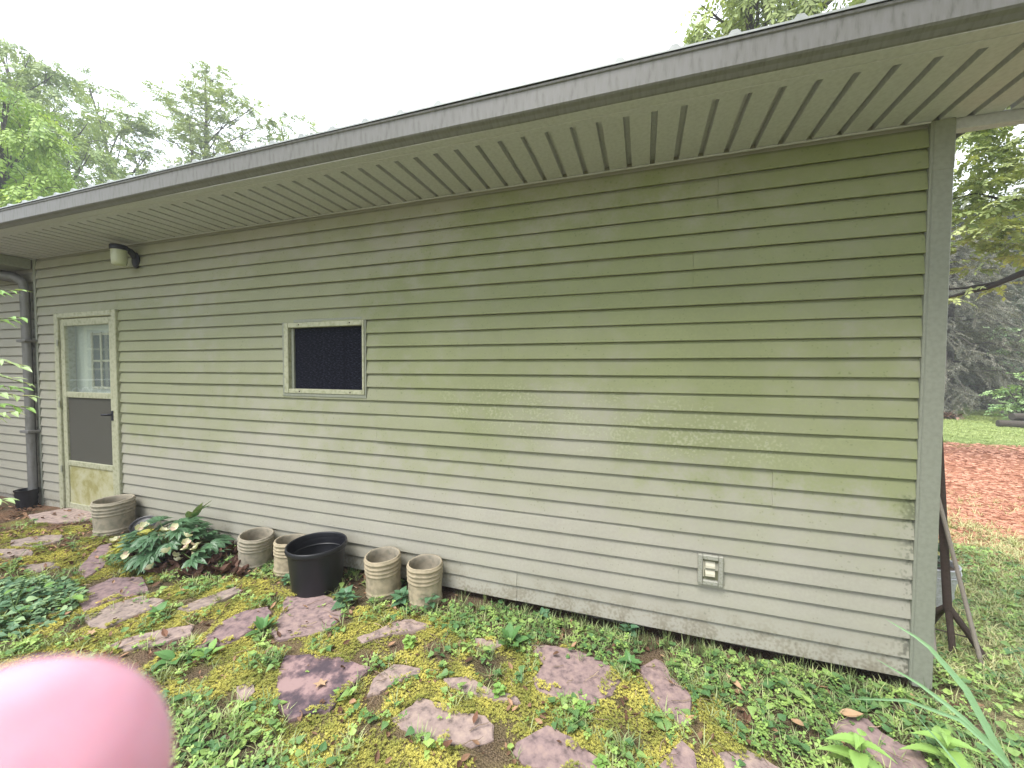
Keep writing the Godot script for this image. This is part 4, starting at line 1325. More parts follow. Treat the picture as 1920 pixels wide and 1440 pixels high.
func scatter_ground() -> void:
	rng.seed = 301
	var moss_x := []; var moss_c := []
	var clo_x := [[], []]; var clo_c := [[], []]
	var vio_x := []; var vio_c := []
	var gr_x := []; var gr_c := []
	var lit_x := []; var lit_c := []
	for i in 320000:
		var x := R(-5.6, 1.7)
		var z := R(0.1, 2.6)
		if z > 1.75 - 0.32 * (x + 2.0) + 0.8: continue     # behind the picture's lower edge
		var m := mossiness(x, z)
		if m < 0.12 + R(0, 0.25): continue
		var creep := maxf(0.0, noise.get_noise_2d(x * 45.0, z * 45.0 + 60.0)) * 0.15
		if in_stone(Vector2(x, z), creep): continue
		moss_x.append(Transform3D(Basis(Vector3.UP, R(0, TAU)).scaled(Vector3.ONE * R(0.5, 1.05)), Vector3(x, gh(x, z) + R(0.0, 0.012) * clampf(m * 2.0, 0.2, 1.0) + (0.02 if creep > 0.02 and in_stone(Vector2(x, z)) else 0.0), z)))
		var t := clampf(noise.get_noise_2d(x * 30.0, z * 30.0) + 0.5 + R(-0.2, 0.2), 0.0, 1.0)
		moss_c.append(Color(0.25, 0.27, 0.06).lerp(Color(0.64, 0.58, 0.14), t) * R(0.8, 1.15))
		if moss_x.size() > 140000: break
	for i in 82000:
		var x := R(-5.8, 3.0)
		var z := R(0.02, 2.6)
		if x > 1.45: z = R(-2.2, 1.0)
		if z > 1.75 - 0.32 * (x + 2.0) + 0.85 and x < 1.4: continue
		var g := green_density(x, z)
		if g < 0.25 + R(0, 0.55): continue
		if in_stone(Vector2(x, z)) and R(0, 1) < 0.94: continue
		var y := gh(x, z)
		var t := clampf(R(0, 0.75) + noise.get_noise_2d(x * 30.0, z * 30.0 + 99.0) * 0.9 + 0.12, 0.0, 1.0)
		var k := R(0, 1)
		if k < 0.62:
			var v := i % 2
			clo_x[v].append(Transform3D(Basis(Vector3.UP, R(0, TAU)) * Basis(Vector3.RIGHT, R(-0.25, 0.25)).scaled(Vector3(0.012, R(0.016, 0.042), 0.012) * R(0.8, 1.35)), Vector3(x, y, z)))
			clo_c[v].append(Color(0.11, 0.22, 0.06).lerp(Color(0.37, 0.53, 0.14), t))
		elif k < 0.80:
			vio_x.append(place(Vector3(x, y + R(0.01, 0.05), z), R(0, TAU), R(-0.3, 0.4), R(0.028, 0.05), R(-0.3, 0.3)))
			vio_c.append(Color(0.09, 0.19, 0.07).lerp(Color(0.34, 0.48, 0.13), t * t))
		else:
			gr_x.append(Transform3D(Basis(Vector3.UP, R(0, TAU)).scaled(Vector3(1, R(0.6, 1.5), 1) * R(0.7, 1.3)), Vector3(x, y, z)))
			gr_c.append(Color(0.20, 0.27, 0.11).lerp(Color(0.44, 0.48, 0.22), t))
	# thin grass along the foot of the wall and out on the lawn
	for i in 150:
		var x := R(-1.2, 1.35)
		var z := R(0.02, 0.16)
		gr_x.append(Transform3D(Basis(Vector3.UP, R(0, TAU)).scaled(Vector3(0.7, R(0.9, 2.8), 0.7)), Vector3(x, gh(x, z), z)))
		gr_c.append(Color(0.08, 0.13, 0.05).lerp(Color(0.20, 0.24, 0.09), R(0, 1)))
	for i in 9000:
		var x := R(1.5, 4.8)
		var z := R(-4.4, -0.1)
		if R(0, 1) < redness(x, z) * 0.92: continue
		gr_x.append(Transform3D(Basis(Vector3.UP, R(0, TAU)).scaled(Vector3(1, R(0.5, 1.2), 1) * R(0.8, 1.5)), Vector3(x, gh(x, z), z)))
		gr_c.append(Color(0.36, 0.40, 0.16).lerp(Color(0.66, 0.63, 0.34), R(0, 1)))
	for i in 7000:
		var x := R(4.5, 15.0)
		var z := R(-19.0, -9.2)
		gr_x.append(Transform3D(Basis(Vector3.UP, R(0, TAU)).scaled(Vector3(2.5, R(0.7, 1.1), 2.5)), Vector3(x, gh(x, z), z)))
		gr_c.append(Color(0.26, 0.33, 0.10).lerp(Color(0.40, 0.46, 0.17), R(0, 1)))
	for i in 9000:
		var x := R(-6.6, 1.6)
		var z := R(0.03, 1.6)
		var k := 0.25
		if z < 0.34: k = 0.8
		if x < -4.3: k = 0.95
		if R(0, 1) > k or noise.get_noise_2d(x * 25.0, z * 25.0) < -0.12: continue
		var on := in_stone(Vector2(x, z))
		if on and R(0, 1) < 0.8: continue
		lit_x.append(place(Vector3(x, gh(x, z) + (0.026 if on else R(0.004, 0.02)), z), R(0, TAU), R(-0.2, 0.3), R(0.015, 0.05), R(-0.6, 0.6)))
		var t := R(0, 1)
		lit_c.append(Color(0.10, 0.05, 0.03).lerp(Color(0.46, 0.28, 0.17), t * t))
	rng.seed = 402
	stuff("moss", tuft_mesh(7, 0.009, 0.010, 0.0014), M.moss, moss_x, moss_c, "yellow-green moss cushions filling the joints between the flagstones", "moss")
	for v in 2:
		stuff("clover", clover_mesh(v), M.weed, clo_x[v], clo_c[v], ["small three-leaved clover spread over the path and lawn edge", "rounder clover sprigs mixed into the same ground cover"][v], "clover")
	stuff("ground_violets", LEAF.heart, M.weed, vio_x, vio_c, "small heart-shaped violet leaves low along the wall and path", "ground cover")
	stuff("grass", tuft_mesh(6, 0.055, 0.05, 0.0022), M.weed, gr_x, gr_c, "thin grass blades along the wall foot and over the lawn", "grass")
	stuff("leaf_litter", LEAF.curl, M.litter, lit_x, lit_c, "scattered small brown leaf litter on the soil and stones", "leaf litter")
	var tw_x := []; var tw_c := []
	for i in 420:
		var x := R(-5.5, 1.3)
		var z := R(0.1, 1.5)
		tw_x.append(Transform3D(Basis.from_euler(Vector3(R(-0.12, 0.12), R(0, TAU), 0)).scaled_local(Vector3(1, 1, R(0.4, 1.3))), Vector3(x, gh(x, z) + (0.028 if in_stone(Vector2(x, z)) else 0.014), z)))
		tw_c.append(Color(0.13, 0.085, 0.06).lerp(Color(0.50, 0.38, 0.25), pow(R(0, 1), 1.6)))
	var twb := B.new()
	twb.tube([Vector3(0, 0, -0.05), Vector3(0.006, 0.002, -0.01), Vector3(-0.003, 0.001, 0.025), Vector3(0.004, 0.003, 0.05)], [0.0018, 0.0016, 0.0013, 0.0008], 5)
	stuff("twigs", twb.mesh(), M.litter, tw_x, tw_c, "thin dry twigs and pine straw scattered over stones and moss", "twigs")
	# red-brown chips strewn over the yard beyond the corner
	var ch_x := []; var ch_c := []
	for i in 16000:
		var z := -1.6 - 7.6 * pow(R(0, 1), 1.5)
		var x := R(1.6, 3.0) + (-z) * R(0.0, 0.75)
		if R(0, 1) > redness(x, z) + 0.06: continue
		ch_x.append(Transform3D(Basis.from_euler(Vector3(R(-0.3, 0.3), R(0, TAU), R(-0.3, 0.3))).scaled(Vector3(R(0.6, 1.8), R(0.5, 1.0), R(0.6, 1.2)) * (1.0 + -z * 0.12)), Vector3(x, gh(x, z) + 0.004, z)))
		ch_c.append(Color(0.30, 0.12, 0.07).lerp(Color(0.60, 0.31, 0.20), R(0, 1)))
	stuff("bark_mulch", box_mesh(Vector3(-0.014, -0.004, -0.008), Vector3(0.014, 0.005, 0.008)), M.chip, ch_x, ch_c, "reddish bark chips spread over the yard beyond the corner", "mulch")
	# dark ivy patch at the left
	var iv := thing("ground_ivy", "dense dark green ground ivy patch at the near side of the left flagstones", "ivy", Vector3(-3.98, gh(-3.98, 1.16), 1.16))
	var ix := []; var ic := []
	for i in 1500:
		var a := R(0, TAU)
		var r := sqrt(R(0, 1))
		var p := Vector3(cos(a) * r * 0.55, 0, sin(a) * r * 0.34)
		p += Vector3(0, gh(iv.position.x + p.x, iv.position.z + p.z) - iv.position.y + R(0.01, 0.11) * (1.0 - r * r * 0.8), 0)
		ix.append(place(p, R(0, TAU), R(-0.4, 0.4), R(0.022, 0.058), R(-0.6, 0.6)))
		ic.append(Color(0.08, 0.17, 0.09).lerp(Color(0.34, 0.48, 0.24), pow(R(0, 1), 1.8)))
	stuff("foliage", LEAF.heart, M.weed, ix, ic, "", "", iv)
	rng.seed = 411
	for i in 9:
		var p2 := Vector3(R(-0.6, 0.6), 0.0, R(-0.3, 0.3))
		var b := B.new()
		b.tube([p2, p2 + Vector3(R(-0.1, 0.1), 0.12, R(-0.1, 0.1)), p2 + Vector3(R(-0.15, 0.15), 0.22, R(-0.1, 0.1))], [0.003, 0.0025, 0.0015], 5)
		part(iv, "runner", b.mesh(), M.stem)
	for i in 22:
		part(iv, "leaf", LEAF.oval, M.leaf_mid if i % 3 else M.leaf_bright, place(Vector3(R(-0.5, 0.5), R(0.06, 0.13), R(-0.25, 0.25)), R(0, TAU), R(-0.1, 0.5), R(0.05, 0.09)))

# ---------------------------------------------------------------- things by the right corner
func build_corner_things() -> void:
	# rusty iron stand: leaning post on three splayed legs
	var base := Vector3(1.70, 0.0, -0.40)
	var o := thing("iron_stand", "rusty iron post on splayed legs behind the house corner", "iron stand", Vector3(base.x, gh(base.x, base.z), base.z))
	var knee := zpt(1777, 1135, -0.42) - o.position
	var top := zpt(1757, 780, -0.42) - o.position
	var b := B.new()
	b.tube([knee + Vector3(0, -0.02, 0), top], [0.021, 0.020], 6)
	part(o, "post", b.mesh(), M.rust)
	for f in [Vector3(0.006, 0.0, 0.02), Vector3(-0.16, 0.01, -0.16), Vector3(0.16, 0.0, 0.02), Vector3(0.04, 0.0, -0.26)]:
		b = B.new()
		b.tube([knee, knee.lerp(f, 0.5), f + Vector3(0, -0.02, 0)], [0.018, 0.018, 0.018], 5, 0.6)
		part(o, "leg", b.mesh(), M.rust)
	b = B.new()
	b.tube([knee + Vector3(-0.10, -0.14, 0.01), knee + Vector3(0.10, -0.16, 0.02)], [0.004, 0.004], 5)
	part(o, "cross_wire", b.mesh(), M.rust)
	# long weathered laths leaning on it
	for s in [["thin weathered wooden lath leaning out from behind the corner post", 1752, 905, 1845, 1252, -0.28], ["short weathered stake standing close against the corner post", 1742, 1110, 1757, 1215, -0.25]]:
		var p0 := zpt(s[1], s[2], s[5] - 0.12)
		var p1 := gpt(s[3], s[4], 0.0)
		if s[1] == 1742: p1 = zpt(s[3], s[4], -0.25)
		var l := thing("wooden_lath", s[0], "lath", Vector3(p1.x, gh(p1.x, p1.z), p1.z))
		b = B.new()
		b.tube([Vector3(0, -0.02, 0), (p0 - l.position)], [0.013, 0.011], 4, 0.5)
		part(l, "board", b.mesh(), M.grey_wood)
	# galvanised bucket with a dark plant
	var q := Vector3(1.90, gh(1.9, -0.95), -0.98)
	var u := thing("bucket", "galvanised metal bucket standing behind the iron post", "bucket", q)
	b = B.new()
	var pr := [Vector2(0.0, 0.004), Vector2(0.118, 0.0), Vector2(0.124, 0.012), Vector2(0.124, 0.03)]
	for k in 14:
		var t := k / 13.0
		var rr := 0.122 + 0.032 * t
		if k == 3 or k == 9: rr += 0.006
		pr.append(Vector2(rr, 0.04 + 0.25 * t))
	pr.append_array([Vector2(0.160, 0.296), Vector2(0.162, 0.304), Vector2(0.156, 0.309), Vector2(0.150, 0.302)])
	b.lathe(pr, 36)
	b.lathe([Vector2(0.150, 0.302), Vector2(0.12, 0.05), Vector2(0.0, 0.045)], 36)
	part(u, "body", b.mesh(), M.galv)
	for s in [-1.0, 1.0]:
		part(u, "ear", box_mesh(Vector3(s * 0.158 - 0.006, 0.25, -0.02), Vector3(s * 0.158 + 0.006, 0.30, 0.02), 0.003), M.galv)
	b = B.new()
	var hp := []
	var hr := []
	for k in 13:
		var a := PI * k / 12.0
		hp.append(Vector3(cos(a) * 0.163, 0.275 - sin(a) * 0.03, sin(a) * 0.155))
		hr.append(0.004)
	b.tube(hp, hr, 5)
	part(u, "bail_handle", b.mesh(), M.galv)
	part(u, "soil", soil_disc(0.148, 0.27), M.chip_soil)
	rng.seed = 133
	var pl := thing("potted_plant", "dark-leaved plant growing in the galvanised bucket", "plant", q + Vector3(0, 0.275, 0))
	for i in 34:
		part(pl, "leaf", LEAF.oval, M.leaf_dark, place(Vector3(R(-0.09, 0.09), R(0.0, 0.16), R(-0.09, 0.09)), R(0, TAU), R(-0.1, 1.0), R(0.09, 0.15)))
	b = B.new()
	b.tube([Vector3(0, -0.01, 0), Vector3(0.01, 0.1, 0), Vector3(0, 0.18, 0.01)], [0.008, 0.006, 0.003], 5)
	part(pl, "stem", b.mesh(), M.bark)
	# split logs and a brush heap at the edge of the lawn
	var c := Vector3(10.6, gh(10.6, -13.2), -13.2)
	rng.seed = 141
	for q2 in [[0.05, 0.10, 0.1, 0.55, 0.12, "weathered log at the near foot of the pile on the far lawn", M.bark], [0.95, 0.11, -0.15, 0.6, 0.14, "dark barked log lying flat at the foot of the log pile", M.bark], [0.55, 0.32, -0.1, 0.7, 0.11, "long dark log laid across the top of the log pile", M.bark], [1.5, 0.12, 0.2, 0.35, 0.13, "short dark log at the far end of the log pile", M.bark]]:
		var at := c + Vector3(q2[0], q2[1], q2[2])
		var lg := thing("log", q2[5], "log", at, R(-0.3, 0.3), "logs piled on the far lawn")
		b = B.new()
		var L: float = q2[3]
		var lr: float = q2[4]
		b.tube([Vector3(-L, 0, 0), Vector3(0, R(-0.02, 0.02), 0), Vector3(L, 0, 0)], [lr * R(0.9, 1.1), lr, lr * R(0.85, 1.0)], 12)
		part(lg, "trunk", b.mesh(), q2[6])
	var bx := []; var bc := []
	for i in 420:
		var p := Vector3(9.7 + R(-0.8, 0.8), 0, -15.6 + R(-0.7, 0.7))
		p.y = gh(p.x, p.z) + R(0, 0.32) * (1.0 - absf(p.x - 9.7))
		bx.append(place(p, R(0, TAU), R(-0.6, 0.9), R(0.12, 0.3), R(-0.8, 0.8)))
		bc.append(Color(0.13, 0.08, 0.06).lerp(Color(0.36, 0.22, 0.16), R(0, 1)))
	stuff("brush_heap", LEAF.long, M.litter, bx, bc, "low heap of reddish brown brush under the conifer", "brush heap")

# ---------------------------------------------------------------- trees
func tree(called: String, label: String, base: Vector3, trunk_r: float, lobes: Array, per: float, sprig: ArrayMesh, ca: Color, cb: Color, size: float, seed_: int, bark: Material, hang := 0.0, group := "", stems := 1, limbs := true) -> void:
	# lobes: [centre, radius] in world metres
	rng.seed = 7000 + seed_
	var o := thing(called, label, "tree", base, 0.0, group)
	var top := Vector3.ZERO
	for l in lobes:
		if l[0].y > top.y: top = l[0]
	for sidx in stems:
		var b := B.new()
		var lean := Vector3(R(-0.5, 0.5), 0, R(-0.3, 0.3)) * (1.5 if stems > 1 else 0.6)
		var tt: Vector3 = (top - base) * (1.0 - 0.12 * sidx) + lean * (1.0 + sidx)
		var pts := []
		var rad := []
		for k in 7:
			var t := k / 6.0
			pts.append(Vector3(tt.x * t * t, tt.y * t, tt.z * t * t) + Vector3(R(-0.12, 0.12), 0, R(-0.12, 0.12)) * t)
			rad.append(trunk_r * (1.0 - 0.85 * t))
		pts[0].y -= 0.3
		b.tube(pts, rad, 9)
		part(o, "trunk", b.mesh(), bark)
		if sidx == 0 and limbs:
			for l in lobes:
				var e: Vector3 = l[0] - base
				var t0 := clampf((e.y - l[1] * 1.2) / maxf(tt.y, 0.1), 0.15, 0.9)
				var s0 := Vector3(tt.x * t0 * t0, tt.y * t0, tt.z * t0 * t0)
				var lb := B.new()
				var r0 := trunk_r * (1.0 - 0.85 * t0) * 0.55
				lb.tube([s0, s0.lerp(e, 0.5) + Vector3(R(-0.2, 0.2), 0.15, R(-0.2, 0.2)), e, e + (e - s0).normalized() * l[1] * 0.7], [r0, r0 * 0.6, r0 * 0.35, r0 * 0.12], 6)
				part(o, "limb", lb.mesh(), bark)
				for k in 4:
					var dr := Vector3(R(-1, 1), R(-0.3, 0.9), R(-1, 1)).normalized()
					var lb2 := B.new()
					lb2.tube([s0.lerp(e, R(0.5, 1.0)), e + dr * l[1] * 0.5, e + dr * l[1] * 0.95], [r0 * 0.35, r0 * 0.2, 0.006], 5, 1.0, false)
					part(o, "branch", lb2.mesh(), bark)
	var xf := []
	var cl := []
	for l in lobes:
		var n := int(per * l[1] * l[1])
		var tint := R(0.85, 1.15)
		# a lobe is several boughs, so that it breaks up instead of reading as a ball
		var boughs := []
		for k in int(5 + l[1] * 3.0):
			boughs.append(Vector3(R(-1, 1), R(-0.8, 1.0), R(-1, 1)).normalized() * R(0.35, 1.0))
		for k in n:
			var bo: Vector3 = boughs[k % boughs.size()]
			var d := bo + Vector3(R(-1, 1), R(-0.55, 0.55), R(-1, 1)) * 0.36
			var p: Vector3 = l[0] - base + d * l[1]
			var yaw := atan2(d.x, d.z) + R(-1.2, 1.2)
			xf.append(place(p, yaw, R(-0.5, 0.5) - hang, size * R(0.7, 1.3), R(-0.7, 0.7)))
			cl.append(ca.lerp(cb, R(0, 1)) * tint)
	stuff("crown", sprig, M.crown, xf, cl, "", "", o)

func lobes_px(list: Array, z: float, spread: float, seed_: int) -> Array:
	# pixel discs turned into lobes around the tree's own distance
	rng.seed = 8000 + seed_
	var out := []
	for l in list:
		var p := zpt(l[0], l[1], z)
		var depth := -(p - CAM).dot(BZ) * 1.0
		var r: float = l[2] / FOCAL * depth
		p += ray(l[0], l[1]) * R(-1, 1) * spread * r * 0.6
		out.append([p, r])
	return out

func build_trees() -> void:
	var broad := sprig_mesh(11, 0.55, 0.17, 0.30, 0.15, 1)
	var droop := sprig_mesh(13, 0.60, 0.19, 0.22, 0.5, 2)
	var small := sprig_mesh(11, 0.42, 0.13, 0.32, 0.1, 3)
	var needle := sprig_mesh(26, 0.60, 0.085, 0.13, 0.25, 4)
	var la := Color(0.18, 0.26, 0.09)
	var lb := Color(0.42, 0.51, 0.22)
	var g := "trees behind the house roof"
	var L := lobes_px([[15, 190, 45], [55, 250, 40], [20, 300, 60], [60, 350, 48], [5, 380, 70], [-40, 250, 70], [-60, 350, 90]], -5.0, 0.6, 1)
	tree("locust_tree", "bright yellow-green tree nearest behind the left end of the roof", Vector3(L[0][0].x - 1.5, 0, -5.5), 0.22, L, 150.0, droop, Color(0.18, 0.30, 0.06), Color(0.42, 0.57, 0.14), 0.9, 1, M.bark, 0.35, g, 1)
	L = lobes_px([[15, 85, 26], [50, 120, 36], [95, 145, 36], [40, 180, 50], [110, 200, 50], [150, 250, 50], [80, 260, 55], [150, 320, 60], [60, 330, 60], [-40, 150, 70], [110, 370, 60]], -9.0, 0.8, 2)
	tree("oak_tree", "tall loose-crowned tree rising above the left roof edge with bare limbs showing", Vector3(L[4][0].x, 0, -9.5), 0.28, L, 85.0, droop, la, lb, 0.9, 2, M.bark, 0.25, g, 2)
	L = lobes_px([[180, 165, 30], [200, 210, 40], [245, 225, 36], [225, 280, 55], [270, 300, 40], [190, 330, 60], [290, 350, 50], [250, 385, 50]], -13.0, 0.8, 3)
	tree("maple_tree", "green tree filling the gap between the loose-crowned tree and the pointed one", Vector3(L[3][0].x, 0, -13.5), 0.28, L, 90.0, broad, la, lb, 0.8, 3, M.bark, 0.1, g, 2)
	L = lobes_px([[372, 145, 22], [400, 140, 22], [340, 175, 28], [385, 180, 40], [435, 185, 26], [310, 205, 34], [355, 230, 50], [420, 230, 45], [470, 205, 26], [480, 240, 30], [300, 260, 40], [400, 280, 55], [460, 285, 40], [340, 310, 50]], -14.0, 0.8, 4)
	tree("poplar_tree", "pointed pale green tree rising above the middle of the roofline", Vector3(L[6][0].x, 0, -14.5), 0.26, L, 100.0, small, Color(0.20, 0.27, 0.11), Color(0.42, 0.49, 0.22), 0.85, 4, M.bark, 0.0, g, 2)
	L = lobes_px([[525, 235, 20], [550, 225, 22], [575, 245, 18], [545, 255, 28], [580, 270, 24]], -18.0, 0.8, 5)
	tree("far_tree", "small thin tree top beyond the pointed tree, just over the roof", Vector3(L[1][0].x, 0, -18.5), 0.2, L, 40.0, small, Color(0.20, 0.27, 0.11), Color(0.40, 0.47, 0.22), 1.0, 5, M.bark, 0.0, g)
	L = lobes_px([[628, 242, 12], [645, 250, 10], [612, 250, 10]], -22.0, 0.8, 6)
	tree("far_tree", "last sparse treetop peeping over the roof beside the small thin one", Vector3(L[0][0].x, 0, -22.5), 0.15, L, 22.0, small, Color(0.20, 0.27, 0.11), Color(0.40, 0.47, 0.22), 0.9, 6, M.bark, 0.0, g)
	# behind the right half of the roof
	L = lobes_px([[1310, 70, 32], [1340, 30, 45], [1400, 45, 45], [1420, -10, 60], [1480, 20, 50], [1550, 0, 60], [1380, -60, 80], [1500, -70, 90], [1620, -40, 80], [1700, -80, 100]], -7.5, 0.6, 7)
	tree("willow_tree", "drooping light green tree behind the right half of the roof", Vector3(L[5][0].x, 0, -8.5), 0.3, L, 105.0, droop, Color(0.21, 0.27, 0.09), Color(0.44, 0.51, 0.21), 0.75, 7, M.bark, 0.6)
	# the tree whose branches hang in beside the corner
	L = lobes_px([[1800, 250, 55], [1860, 240, 60], [1910, 300, 60], [1800, 320, 50], [1840, 360, 55], [1790, 400, 45], [1900, 400, 60], [1850, 440, 50], [1800, 470, 40], [1910, 470, 40], [1980, 300, 90], [1990, 440, 80], [1960, 200, 80], [1820, 545, 14], [1870, 535, 16], [1785, 560, 14], [1775, 270, 40], [1780, 350, 40], [1775, 440, 36], [1830, 490, 30], [1880, 330, 50]], -6.0, 0.5, 8)
	tree("beech_tree", "leafy tree whose low branches hang beside the house corner", Vector3(8.6, 0, -7.0), 0.10, L, 330.0, broad, Color(0.20, 0.27, 0.09), Color(0.50, 0.56, 0.23), 0.42, 8, M.dark_bark, 0.15, "", 1, false)
	var be: Node3D = get_node("beech_tree")
	for s in [[[2050, 490], [1960, 500], [1910, 515], [1850, 540], [1775, 558], 0.05], [[2050, 480], [1920, 512], [1870, 530], [1810, 540], [1760, 543], 0.028], [[2000, 380], [1930, 375], [1870, 372], [1830, 362], [1772, 377], 0.018]]:
		var pts := []
		for k in 5: pts.append(zpt(s[k][0], s[k][1], -6.0) - be.position)
		var b := B.new()
		b.tube(pts, [s[5] * 1.4, s[5] * 1.2, s[5], s[5] * 0.75, s[5] * 0.4], 7)
		part(be, "branch", b.mesh(), M.dark_bark)
	# conifers and bushes beyond the lawn
	conifer("hemlock_tree", "broad grey-green conifer with drooping branches beyond the lawn", Vector3(11.3, gh(11.3, -17.5), -17.5), 7.5, 2.9, needle, Color(0.11, 0.12, 0.085), Color(0.29, 0.275, 0.22), 11)
	conifer("hemlock_tree", "slimmer grey-green conifer pressed against the broad one", Vector3(14.2, gh(14.2, -20.5), -20.5), 8.2, 2.6, needle, Color(0.11, 0.12, 0.085), Color(0.28, 0.27, 0.215), 12)
	conifer("spruce_tree", "blue-green spruce right of the grey-green conifers", Vector3(17.6, gh(17.6, -21.0), -21.0), 11.0, 3.4, needle, Color(0.07, 0.15, 0.10), Color(0.19, 0.31, 0.20), 13)
	L = lobes_px([[1900, 745, 26], [1925, 720, 34], [1945, 760, 36], [1885, 768, 14], [1912, 780, 16]], -14.5, 0.6, 9)
	tree("lilac_bush", "bright green bush behind the log pile", Vector3(L[1][0].x, 0, -14.8), 0.08, L, 230.0, small, Color(0.22, 0.36, 0.15), Color(0.44, 0.58, 0.27), 0.6, 9, M.bark)
	L = lobes_px([[1895, 650, 26], [1925, 620, 40], [1920, 680, 30], [1880, 690, 16]], -18.5, 0.6, 10)
	tree("dogwood_tree", "light green small tree between the bush and the spruce", Vector3(L[1][0].x, 0, -18.8), 0.12, L, 130.0, small, Color(0.20, 0.33, 0.16), Color(0.42, 0.54, 0.29), 0.75, 10, M.bark)
	# unseen trees added behind the viewer to keep the low sky off the wall
	var gf := "unseen trees added across the yard from the wall"
	var k0 := 0
	for t in [[-11.0, 8.5, 12.0, "unseen leafy tree added across the yard from the downspout"], [3.6, 9.0, 13.5, "unseen leafy tree added across the yard from the power outlet"], [7.0, 6.0, 13.0, "unseen leafy tree added across the yard beyond the house corner"], [10.0, 2.5, 11.0, "unseen leafy tree added out past the end of the eave"]]:
		k0 += 1
		rng.seed = 600 + k0
		var lob := []
		for q in 11:
			lob.append([Vector3(t[0] + R(-2.3, 2.3), t[2] * R(0.22, 0.95), t[1] + R(-1.5, 1.5)), R(1.5, 2.3)])
		tree("added_tree", t[3], Vector3(t[0], 0, t[1]), 0.3, lob, 26.0, broad, Color(0.10, 0.17, 0.05), Color(0.24, 0.32, 0.10), 1.5, 20 + k0, M.bark, 0.1, gf)
	# wooded slope closing the view
	rng.seed = 9100
	var xf := []; var cl := []
	for i in 15000:
		var z := R(-46.0, -24.0)
		var x := 8.0 + (-z - 10.0) * R(0.3, 1.15)
		var h := 11.0 * pow(R(0, 1), 0.8)
		var p := Vector3(x, gh(x, z) + h, z)
		xf.append(place(p, R(0, TAU), R(-0.6, 0.4), R(1.3, 2.4), R(-0.6, 0.6)))
		cl.append(Color(0.10, 0.13, 0.06).lerp(Color(0.24, 0.26, 0.13), R(0, 1)))
	stuff("far_woods", broad, M.crown, xf, cl, "hazy mixed woods on the slope closing the view beyond the lawn", "woods")

func conifer(called: String, label: String, base: Vector3, hgt: float, rad: float, sprig: ArrayMesh, ca: Color, cb: Color, seed_: int) -> void:
	rng.seed = 7700 + seed_
	var o := thing(called, label, "tree", base, 0.0, "conifers beyond the lawn")
	var b := B.new()
	b.tube([Vector3(0, -0.3, 0), Vector3(0.05, hgt * 0.5, 0), Vector3(0, hgt, 0)], [0.22, 0.13, 0.02], 9)
	part(o, "trunk", b.mesh(), M.bark)
	var xf := []
	var cl := []
	for k in 58:
		var t := (k + R(0, 1)) / 58.0
		var y := hgt * (0.10 + 0.88 * t)
		var len := rad * pow(1.0 - t, 0.75) * R(0.7, 1.1) + 0.1
		var a := k * 2.4 + R(-0.3, 0.3)
		var d := Vector3(cos(a), 0, sin(a))
		var tip := Vector3(0, y - len * 0.22, 0) + d * len
		var lb := B.new()
		lb.tube([Vector3(0, y, 0), Vector3(0, y + len * 0.02, 0) + d * len * 0.5, tip], [0.035, 0.022, 0.005], 5, 1.0, false)
		part(o, "branch", lb.mesh(), M.bark)
		for q in int(20 + len * 26.0):
			var s := pow(R(0.02, 1), 0.7)
			var p := Vector3(0, y, 0).lerp(tip, s) + Vector3(R(-0.25, 0.25), R(-0.35, 0.06), R(-0.25, 0.25)) * (0.4 + s)
			xf.append(place(p, atan2(d.x, d.z) + R(-1.1, 1.1), R(-0.7, 0.05), R(0.6, 1.1), R(-0.4, 0.4)))
			cl.append(ca.lerp(cb, pow(R(0, 1), 1.3)))
	stuff("crown", sprig, M.crown, xf, cl, "", "", o)

